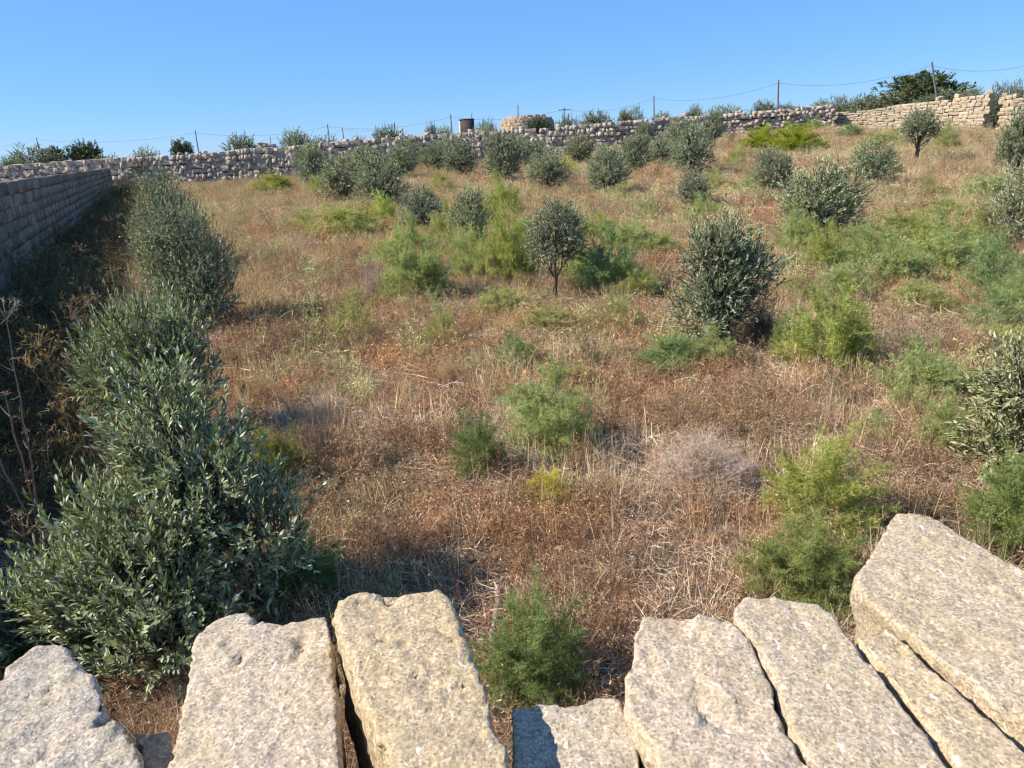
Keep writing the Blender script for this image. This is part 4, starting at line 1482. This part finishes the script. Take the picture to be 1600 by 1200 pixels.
def tuft_clump(seed, n=26, h=0.34):
    """low bushy weed: many fine forking stems"""
    rg = np.random.default_rng(seed)
    acc = Acc()
    az = rg.uniform(0, 6.28, n)
    ct = rg.uniform(0.15, 1, n)
    u = np.stack([np.cos(az) * np.sqrt(1 - ct ** 2), np.sin(az) * np.sqrt(1 - ct ** 2), ct], -1)
    E = u * np.array([.24, .24, h]) * rg.uniform(.6, 1.15, (n, 1))
    q = np.linspace(0, 1, 4)[None, :, None]
    pts = E[:, None] * np.concatenate([q ** 1.3, q ** 1.3, q ** .8], -1) + rg.normal(size=(n, 4, 3)) * .012 * q
    V, Fs = strips(pts, np.tile(np.array([.0017, .0014, .0011, .0005]), (n, 1)), rg)
    acc.add(V, Fs, np.repeat(rg.uniform(.2, .9, n), 4).tolist() * 2)
    si = np.repeat(np.arange(n), 8)
    k = rg.integers(1, 4, len(si))
    p0 = pts[si, k]
    d = unit(u[si] * .6 + rg.normal(size=(len(si), 3)) * .7)
    p1 = p0 + d * rg.uniform(.03, .09, len(si))[:, None]
    V, Fc = ribbons(p0, p1, np.full(len(si), .0012), rg)
    acc.add(V, Fc, np.tile(rg.uniform(.2, 1, len(si)), 3))
    s2 = np.repeat(np.arange(len(si)), 3)
    a = p0[s2] + (p1 - p0)[s2] * rg.uniform(.3, 1, (len(s2), 1))
    V, Fc = ribbons(a, a + rg.normal(size=a.shape) * .016, np.full(len(s2), .0022), rg)
    acc.add(V, Fc, np.tile(rg.uniform(.1, 1, len(s2)), 3))
    return acc


for i in range(4):
    TUFTS.objects.link(bpy.data.objects.new('grass_tuft_d%d' % i, tuft_clump(560 + i, 26, (.26, .34, .42, .3)[i]).mesh('clump', M_GRASS)))


def scatter(name, pts, idx, scl, rot, tint, coll, label):
    me = bpy.data.meshes.new(name)
    me.vertices.add(len(pts))
    me.vertices.foreach_set('co', np.asarray(pts, np.float32).ravel())
    for nm, ty, arr, key in (('idx', 'INT', idx, 'value'), ('scl', 'FLOAT_VECTOR', scl, 'vector'), ('rot', 'FLOAT_VECTOR', rot, 'vector'), ('tint', 'FLOAT_VECTOR', tint, 'vector')):
        a = me.attributes.new(nm, ty, 'POINT')
        a.data.foreach_set(key, np.asarray(arr, np.int32 if ty == 'INT' else np.float32).ravel())
    o = link(name, me)
    ng = bpy.data.node_groups.new(name, 'GeometryNodeTree')
    ng.interface.new_socket('Geometry', in_out='INPUT', socket_type='NodeSocketGeometry')
    ng.interface.new_socket('Geometry', in_out='OUTPUT', socket_type='NodeSocketGeometry')
    gi, go = ng.nodes.new('NodeGroupInput'), ng.nodes.new('NodeGroupOutput')
    ci = ng.nodes.new('GeometryNodeCollectionInfo')
    ci.inputs['Collection'].default_value = coll
    ci.inputs['Separate Children'].default_value = True
    ci.inputs['Reset Children'].default_value = True
    ip = ng.nodes.new('GeometryNodeInstanceOnPoints')
    ip.inputs['Pick Instance'].default_value = True

    def na(nm, ty):
        n = ng.nodes.new('GeometryNodeInputNamedAttribute')
        n.data_type = ty
        n.inputs[0].default_value = nm
        return n.outputs[0]
    ng.links.new(gi.outputs[0], ip.inputs['Points'])
    ng.links.new(ci.outputs[0], ip.inputs['Instance'])
    ng.links.new(na('idx', 'INT'), ip.inputs['Instance Index'])
    ng.links.new(na('rot', 'FLOAT_VECTOR'), ip.inputs['Rotation'])
    ng.links.new(na('scl', 'FLOAT_VECTOR'), ip.inputs['Scale'])
    ng.links.new(ip.outputs[0], go.inputs[0])
    o.modifiers.new('scatter', 'NODES').node_group = ng
    tag(o, label, None, kind='stuff')
    return o


def build_grass():
    rg = np.random.default_rng(77)
    pts = []
    for y0, y1, dens in ((1.3, 6, 100), (6, 11, 70), (11, 18, 38), (18, 30, 22), (30, 48, 13), (48, 82, 9)):
        hw = lambda y: 0.75 * y + 2.2
        area = (hw(y0) + hw(y1)) * (y1 - y0)
        n = int(area * dens)
        y = rg.uniform(y0, y1, n)
        x = rg.uniform(-1, 1, n) * hw(y)
        pts.append(np.stack([x, y, np.full(n, dens)], -1))
    P = np.concatenate(pts)
    x, y, dens = P.T
    # inside the walls only
    vp = ray(235, 256)
    d = np.array([vp[0], vp[1]]) / math.hypot(vp[0], vp[1])
    side = x * -d[1] + y * d[0]
    ok = (side < 2.9) & ((side < 0.9) | (rg.random(len(x)) < 0.9))
    s = x / np.maximum(y, 12)
    D = np.interp(s, _ss, _DD)
    ok &= y < D - 0.5
    x, y, dens, side = x[ok], y[ok], dens[ok], side[ok]
    n = len(x)
    z = terrain(x, y) - 0.01
    A = fbm2(x, y, 1.6, 3, 31)
    B = fbm2(x, y, 0.9, 3, 41)
    C = fbm2(x, y, 2.8, 3, 51)
    Dn = fbm2(x, y, 4.5, 2, 61)
    u = rg.random(n)
    far = np.clip((y - 8) / 30, 0, 1)
    # kind: weed (0-3), straw (4-7), litter (8-10)
    straw_p = np.clip((A - 0.50) * 5, 0.06, 0.8) * 0.65 + far * 0.08
    litter_p = np.clip((0.62 - B) * 4, 0.15, 0.85) * (1 - far * 0.6)
    kind = np.where(u < straw_p, 1, np.where(rg.random(n) < litter_p, 2, 0))
    idx = np.where(kind == 0, rg.integers(0, 4, n), np.where(kind == 1, 4 + rg.integers(0, 4, n), 8 + rg.integers(0, 3, n)))
    clump = rg.random(n) < np.interp(y, [2, 7, 15, 30, 60], [.03, .07, .15, .20, .22]) * np.clip((fbm2(x, y, 2.2, 3, 91) - .38) * 5, 0.15, 2.0)
    idx = np.where(clump, 11 + rg.integers(0, 4, n), idx)
    kind = np.where(clump, 0, kind)
    rust = np.array([0.40, 0.225, 0.115])
    brown = np.array([0.345, 0.225, 0.13])
    straw = np.array([0.52, 0.385, 0.225])
    pale = np.array([0.60, 0.475, 0.325])
    olive = np.array([0.46, 0.395, 0.20])
    grey = np.array([0.44, 0.345, 0.25])
    tint = np.where((kind == 0)[:, None], brown, np.where((kind == 1)[:, None], straw, grey))
    k = np.clip((C - 0.44) * 6, 0, 1)[:, None] * (kind == 0)[:, None]
    tint = tint * (1 - k) + rust * k
    k = np.clip((Dn - 0.5) * 5, 0, 1)[:, None] * (kind == 1)[:, None]
    tint = tint * (1 - k) + pale * k
    k = (np.clip((fbm2(x, y, 2.0, 3, 71) - 0.50) * 6, 0, 0.85) * np.clip(0.2 + 1.3 * far, 0, 1))[:, None]
    tint = tint * (1 - k) + olive * k
    k = (far * 0.35)[:, None]
    tint = tint * (1 - k) + np.array([0.47, 0.335, 0.20]) * k
    tint = tint * 0.93 + tint.mean(1, keepdims=True) * 0.07
    tint = tint * rg.uniform(0.62, 1.32, (n, 1)) * (1 + rg.normal(size=(n, 3)) * 0.04)
    sc = rg.uniform(0.65, 1.25, n) * np.interp(y, [2, 8, 20, 40, 70], [0.8, 1.0, 1.15, 1.2, 1.1])
    cg = clump & (rg.random(n) < np.interp(y, [3, 10, 30], [.2, .28, .28]))
    tint[cg] = np.array([0.40, 0.385, 0.19]) * rg.uniform(.75, 1.25, (cg.sum(), 1))
    sc *= 0.75 + 0.6 * fbm2(x, y, 1.3, 2, 81)
    big = (rg.random(n) < 0.06) & (y > 7)
    sc[big] *= rg.uniform(1.3, 2.0, big.sum())
    g = big & (rg.random(n) < 0.3)
    tint[g] = np.array([0.36, 0.37, 0.17]) * rg.uniform(.8, 1.3, (g.sum(), 1))
    shade = (side > 0.9) & (kind != 2)                # dark weeds along the wall, tint deepened to paint in its shadow
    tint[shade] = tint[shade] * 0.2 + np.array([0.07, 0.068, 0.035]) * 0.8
    tall = shade & (rg.random(n) < 0.25)
    idx[tall] = 11 + rg.integers(0, 4, tall.sum())
    sc[tall] *= 1.5
    scl = np.stack([sc, sc, sc * rg.uniform(.75, 1.2, n)], -1)
    rot = np.stack([rg.normal(0, .1, n), rg.normal(0, .1, n), rg.uniform(0, 6.28, n)], -1)
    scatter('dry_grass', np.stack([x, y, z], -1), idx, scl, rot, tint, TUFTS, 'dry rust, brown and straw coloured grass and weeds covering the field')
    print('grass tufts', n)


build_grass()

# pebbles
PEB = bpy.data.collections.new('pebbles')
for i in range(3):
    m = stone_variants('pebble', 1, 0.35, 0.06, M_PEBBLE, 600 + i)[0]
    PEB.objects.link(bpy.data.objects.new('pebble_%d' % i, m))
rg = np.random.default_rng(8)
n = 700
y = 1.4 + rg.random(n) ** 1.5 * 9
x = rg.uniform(-1, 1, n) * (0.7 * y + 1)
s = rg.uniform(0.008, 0.028, (n, 1)) * np.array([1.2, 1, .7])
scatter('pebbles', np.stack([x, y, terrain(x, y) + 0.008], -1), rg.integers(0, 3, n), s, rg.uniform(0, 6, (n, 3)) * np.array([.1, .1, 1]), np.ones((n, 3)), PEB, 'small pale pebbles scattered over the soil')

# ------------------------------------------------------------------ beyond the wall
def carob_meshes(seed, n=1700):
    rg = np.random.default_rng(seed)
    cl = [(0, 0, .5, .42, .42, .4), (.22, 0, .6, .28, .3, .3), (-.24, 0, .5, .28, .3, .32), (0, 0, .8, .26, .26, .2), (.1, 0, .3, .42, .4, .25)]
    t, c = olive_meshes(cl, n, 0.055, False, seed, 0.05, 0.4, (0.05, 0.10), 12, 0.0)
    c.materials.clear()
    c.materials.append(M_CAROB)
    # broader leaflets
    return t, c


CAR = [carob_meshes(700), carob_meshes(701)]


def beyond(label, px, top_py, w_px, depth, meshes, tint=(1, 1, 1), name='olive_tree', cat='olive tree', hmul=1.0, foot=None):
    t = at_depth(px, top_py, depth)
    zb = float(terrain(t[0], t[1])) if foot is None else foot
    H = max(t[2] - zb, 0.6)
    W = w_px * depth / FPX
    return olive_thing(label, (t[0], t[1], zb), R.uniform(0, 6.28), meshes, (W, W, H * hmul), tint, name, 'trees beyond the walls', cat)


BEY = [
    (15, 247, 50, 74, GEN[0], 'olive crown at the left picture edge beyond the tan wall'),
    (48, 226, 74, 78, GEN[2], 'pale feathery olive beyond the tan wall, under the leftmost pole'),
    (165, 243, 60, 76, GEN[3], 'low olive crown beyond the wall, right of the dark round tree'),
    (222, 232, 64, 70, GEN[4], 'olive with spiky shoots peering over the wall near the corner'),
    (375, 213, 60, 74, GEN[0], 'olive crown over the wall, left of the low rubble roof'),
    (448, 226, 40, 78, GEN[1], 'olive top beyond the wall behind the first wall-side olive'),
    (500, 212, 66, 80, GEN[2], 'spreading olive beyond the wall at the foot of two thin poles'),
    (560, 213, 36, 90, GEN[3], 'low dark bush on the skyline, left of the small single pole'),
    (608, 197, 50, 84, GEN[4], 'bushy olive on the skyline at the small single pole'),
    (672, 193, 18, 82, GEN[1], 'thin pale sapling on the skyline left of the dark hut'),
    (694, 200, 34, 84, GEN[0], 'small rounded olive on the skyline next to the dark hut'),
    (758, 186, 34, 86, GEN[2], 'olive between the dark hut and the round stone hut'),
    (885, 180, 44, 84, GEN[4], 'olive right of the round stone hut by the braced pole'),
    (930, 176, 56, 84, GEN[0], 'wide olive on the skyline right of the braced pole'),
    (976, 172, 30, 82, GEN[1], 'left one of two small olives on the skyline, centre right'),
    (993, 166, 28, 83, GEN[3], 'right one of two small olives on the skyline, centre right'),
    (1034, 174, 36, 86, GEN[2], 'low olive at the foot of the middle pole'),
    (1085, 164, 34, 90, GEN[4], 'small dark olive over the wall between two poles'),
    (1130, 165, 64, 92, GEN[3], 'flat-topped olive over the wall between two poles'),
    (1192, 159, 46, 94, GEN[0], 'olive left of the tallest dark pole'),
    (1234, 163, 50, 96, GEN[1], 'low olive right of the tallest dark pole'),
    (1283, 154, 34, 92, GEN[2], 'olive over the end of the grey wall'),
    (1310, 150, 46, 90, GEN[3], 'dark olive where the two walls meet'),
    (1350, 147, 70, 88, GEN[4], 'broad dark olive over the low start of the honey wall'),
    (1408, 143, 80, 84, GEN[0], 'pale olive under the left half of the big dark carob'),
    (1470, 142, 80, 80, GEN[1], 'pale olive under the right half of the big dark carob'),
    (1518, 136, 50, 74, GEN[2], 'olive right of the carob over the honey wall'),
    (1562, 130, 44, 58, GEN[3], 'olive bush growing in the gap of the honey wall'),
    (1590, 127, 40, 64, GEN[4], 'olive at the right edge beyond the wall stub'),
]
for px, ty, wpx, dep, g, lab in BEY:
    t = R.uniform(0.75, 1.0)
    beyond(lab, px, ty, wpx * 1.12, dep, g, (t, t, t * R.uniform(.9, 1.0)))
beyond('dark round-topped tree beyond the tan wall at far left', 126, 219, 52, 92, CAR[0], name='carob_tree', cat='tree')
beyond('dark tree half behind the feathery olive at far left', 82, 230, 50, 90, CAR[1], name='carob_tree', cat='tree')
beyond('small dark round tree beyond the wall, left of the second pole', 281, 216, 36, 100, CAR[0], name='carob_tree', cat='tree')
beyond('big dark spreading carob tree on the skyline at upper right', 1444, 114, 150, 86, CAR[1], (1.3, 1.25, 1.15), name='carob_tree', cat='tree')
beyond('dark carob bush against the round stone hut', 842, 183, 44, 80, CAR[0], name='carob_tree', cat='tree')


# buildings
def box_mesh(name, sx, sy, sz, mat, taper=1.0, seed=0, jit=0.0):
    rg = np.random.default_rng(seed)
    V = np.array([(x * (taper if z else 1) / 2 * sx, y * (taper if z else 1) / 2 * sy, z * sz) for z in (0, 1) for y in (-1, 1) for x in (-1, 1)], float)
    V += rg.normal(size=V.shape) * jit
    Fq = [(0, 2, 3, 1), (4, 5, 7, 6), (0, 1, 5, 4), (2, 6, 7, 3), (0, 4, 6, 2), (1, 3, 7, 5)]
    return mesh_np(name, V, np.array(Fq), mat)


def hut():
    dep = 92
    c = at_depth(729, 186, dep)
    zb = float(terrain(c[0], c[1]))
    H = c[2] - zb
    o = thing('stone_hut', 'small dark flat-topped hut standing on the skyline', 'hut', (c[0], c[1], zb), 0.12)
    link('wall', box_mesh('wall', 1.62, 1.62, H - 0.16, M_HUT, 0.985), o)
    link('roof', box_mesh('roof', 1.66, 1.66, 0.17, M_HUT), o, (0, 0, H - 0.158))
    link('doorway', box_mesh('doorway', 0.6, 0.05, 1.5, M_CORE), o, (0.2, -0.83, 0))
    link('sunlit_side', box_mesh('sunlit_side', 0.06, 1.5, H - 0.2, M_HUTPALE), o, (-0.85, 0, 0))  # pale panel: sunlight on the left face put into colour
    c = at_depth(752, 202, 80)
    zb = float(terrain(c[0], c[1]))
    o = thing('stone_block', 'whitish squared block on the wall line right of the dark hut', 'stone block', (c[0], c[1], zb))
    link('block', box_mesh('block', 1.15, 0.6, c[2] - zb, M_HUTPALE, 0.97, 3, 0.03), o)


hut()


def girna():
    dep = 84
    c = at_depth(823, 182, dep)
    zb = float(terrain(c[0], c[1]))
    H = c[2] - zb
    o = thing('round_stone_hut', 'pale round field hut of rubble stone on the skyline', 'hut', (c[0], c[1], zb))
    RD = 3.0
    prof = [(RD, 0), (RD * .98, H * .55), (RD * .96, H * .84), (RD * .86, H * .96), (RD * .4, H * 1.03), (0.02, H * 1.05)]
    n = 28
    V = [(r * .94 * math.cos(a), r * .94 * math.sin(a), z * .98) for r, z in prof for a in np.arange(n) * 2 * math.pi / n]
    Fq = [(i * n + j, i * n + (j + 1) % n, (i + 1) * n + (j + 1) % n, (i + 1) * n + j) for i in range(len(prof) - 1) for j in range(n)]
    link('core', mesh_np('core', np.array(V), np.array(Fq), M_HUTPALE), o)
    P = []
    Rr = random.Random(4)
    zs = np.arange(0.12, H * 1.0, 0.26)
    for z in zs:
        r = np.interp(z, [q[1] for q in prof], [q[0] for q in prof])
        m = max(6, int(2 * math.pi * r / 0.42))
        for j in range(m):
            a = 2 * math.pi * (j + Rr.uniform(-.2, .2)) / m
            if math.sin(a) > 0.35:
                continue
            P.append(((c[0] + r * .95 * math.cos(a), c[1] + r * .95 * math.sin(a), zb + z), a, (0, Rr.uniform(-.1, .1)), (0.3, 0.40 * Rr.uniform(.8, 1.1), 0.27)))
    lay_stones(o, P, V_WARM, 300, 'stone', M_WARMSTONE)


girna()
c = at_depth(412, 222, 76)
zb = float(terrain(c[0], c[1]))
o = thing('rubble_mound', 'low pale rubble roof just showing over the wall at left', 'rubble mound', (c[0], c[1], zb))
P = []
Rr = random.Random(9)
Hm = c[2] - zb
link('core', box_mesh('core', 3.2, 2.2, Hm * 0.92, M_HUTPALE, 0.6, 1, .05), o)
for i in range(70):
    x, y = Rr.uniform(-1.7, 1.7), Rr.uniform(-1.2, .8)
    zz = Hm * (1 - (abs(x) / 1.75) ** 1.6 * .45) * Rr.uniform(.55, 0.98)
    P.append(((c[0] + x, c[1] + y - 0.3, zb + zz), Rr.uniform(0, 3), (0, Rr.uniform(-.3, .3)), (.42, .36, .26)))
lay_stones(o, P, V_WARM, 300, 'stone', M_WARMSTONE)

# poles and wires
POLES = [
    # px top, top, px foot, foot, depth, radius, crossarm, label
    (57, 216, 60, 232, 150, .12, False, 'leftmost thin pole on the skyline above the feathery olive'),
    (305, 205, 310, 236, 128, .13, False, 'leaning pole on the skyline between two dark crowns at left'),
    (422, 214, 423, 226, 170, .10, False, 'short faint pole just right of the low rubble roof'),
    (475.5, 208, 476, 222, 165, .11, True, 'short pole with a small crossarm on the left skyline'),
    (511.5, 195, 515, 220, 124, .13, False, 'taller one of two close poles on the left skyline'),
    (534.5, 200, 538, 222, 140, .12, False, 'shorter one of two close poles on the left skyline'),
    (616.5, 193, 617, 208, 145, .14, False, 'small pole rising from the bushy skyline olive'),
    (704, 180, 706, 206, 118, .14, False, 'pole left of the dark hut on the skyline'),
    (737, 178, 737.5, 200, 130, .10, False, 'thin pole rising behind the dark hut'),
    (809, 165, 810, 190, 124, .13, False, 'pole behind the round stone hut'),
    (881.5, 168, 882, 190, 126, .12, True, 'pole with a crossarm and bracing, right of the round stone hut'),
    (1021.5, 151, 1022, 182, 112, .14, False, 'plain brown pole in the middle of the skyline'),
    (1216.5, 126, 1215, 172, 92, .15, False, 'tall dark pole on the skyline, right of the middle one'),
    (1456, 98, 1462, 140, 78, .14, False, 'pale leaning pole rising out of the big dark carob'),
    (1663, 80, 1660, 150, 70, .14, False, 'pole past the right picture edge'),
]
TOPS = {}
for tx, ty, fx, fy, dep, rad, arm, lab in POLES:
    t = at_depth(tx, ty, dep)
    f_ = at_depth(fx, fy, dep)
    dirv = (t - f_) / (t[2] - f_[2])
    zb = float(terrain(f_[0], f_[1])) - 0.3
    b0 = t + dirv * (zb - t[2])
    TOPS[int(tx)] = t
    if tx > 1620:
        pass
    o = thing('utility_pole', lab, 'pole', b0, 0, 'poles on the skyline')
    q = np.linspace(0, 1, 6)[:, None]
    V, Fq = tubes([((t - b0) * q, np.linspace(rad * .85, rad * .6, 6))], 8)
    top_ring = np.arange(len(V) - 8, len(V))
    link('shaft', mesh_np('shaft', V, Fq, M_POLE, True), o)
    if arm:
        V, Fq = tubes([(np.array([t - b0 + [-.9, 0, -.35], t - b0 + [.9, 0, -.35]]), np.array([.07, .07]))], 6)
        link('crossarm', mesh_np('crossarm', V, Fq, M_POLE), o)
    else:
        V, Fq = tubes([(np.array([t - b0 + [0, 0, -.02], t - b0 + [0, 0, .12]]), np.array([rad * .55, rad * .4]))], 6)
        link('insulator', mesh_np('insulator', V, Fq, M_POLE), o)
    if 'bracing' in lab:
        for sgn in (-1, 1):
            V, Fq = tubes([(np.array([(t - b0) * .62, (t - b0) * .25 + [sgn * 1.0, 0, 0]]), np.array([.07, .07]))], 6)
            link('brace', mesh_np('brace', V, Fq, M_POLE), o)


def wire(label, pts, sag, r=0.022):
    P = []
    for a, b2 in zip(pts[:-1], pts[1:]):
        for q in np.linspace(0, 1, 13)[:-1]:
            P.append(a * (1 - q) + b2 * q - np.array([0, 0, sag * 4 * q * (1 - q)]))
    P.append(pts[-1])
    V, Fq = tubes([(np.array(P), np.full(len(P), r))], 4)
    tag(link('overhead_wire', mesh_np('overhead_wire', V, Fq, M_WIRE)), label, 'wire', 'overhead wires')


dz = np.array([0, 0, -0.25])
wire('main overhead wire sagging from pole to pole along the whole skyline', [at_depth(-160, 240, 165)] + [TOPS[k] + dz for k in (57, 305, 511, 704, 881, 1021, 1216, 1456, 1663)], 0.9, 0.015)
wire('lower faint wire between the short poles on the left skyline', [at_depth(330, 236, 175)] + [TOPS[k] + dz for k in (422, 475, 534, 616)], 0.6, 0.014)
bpy.context.view_layer.update()
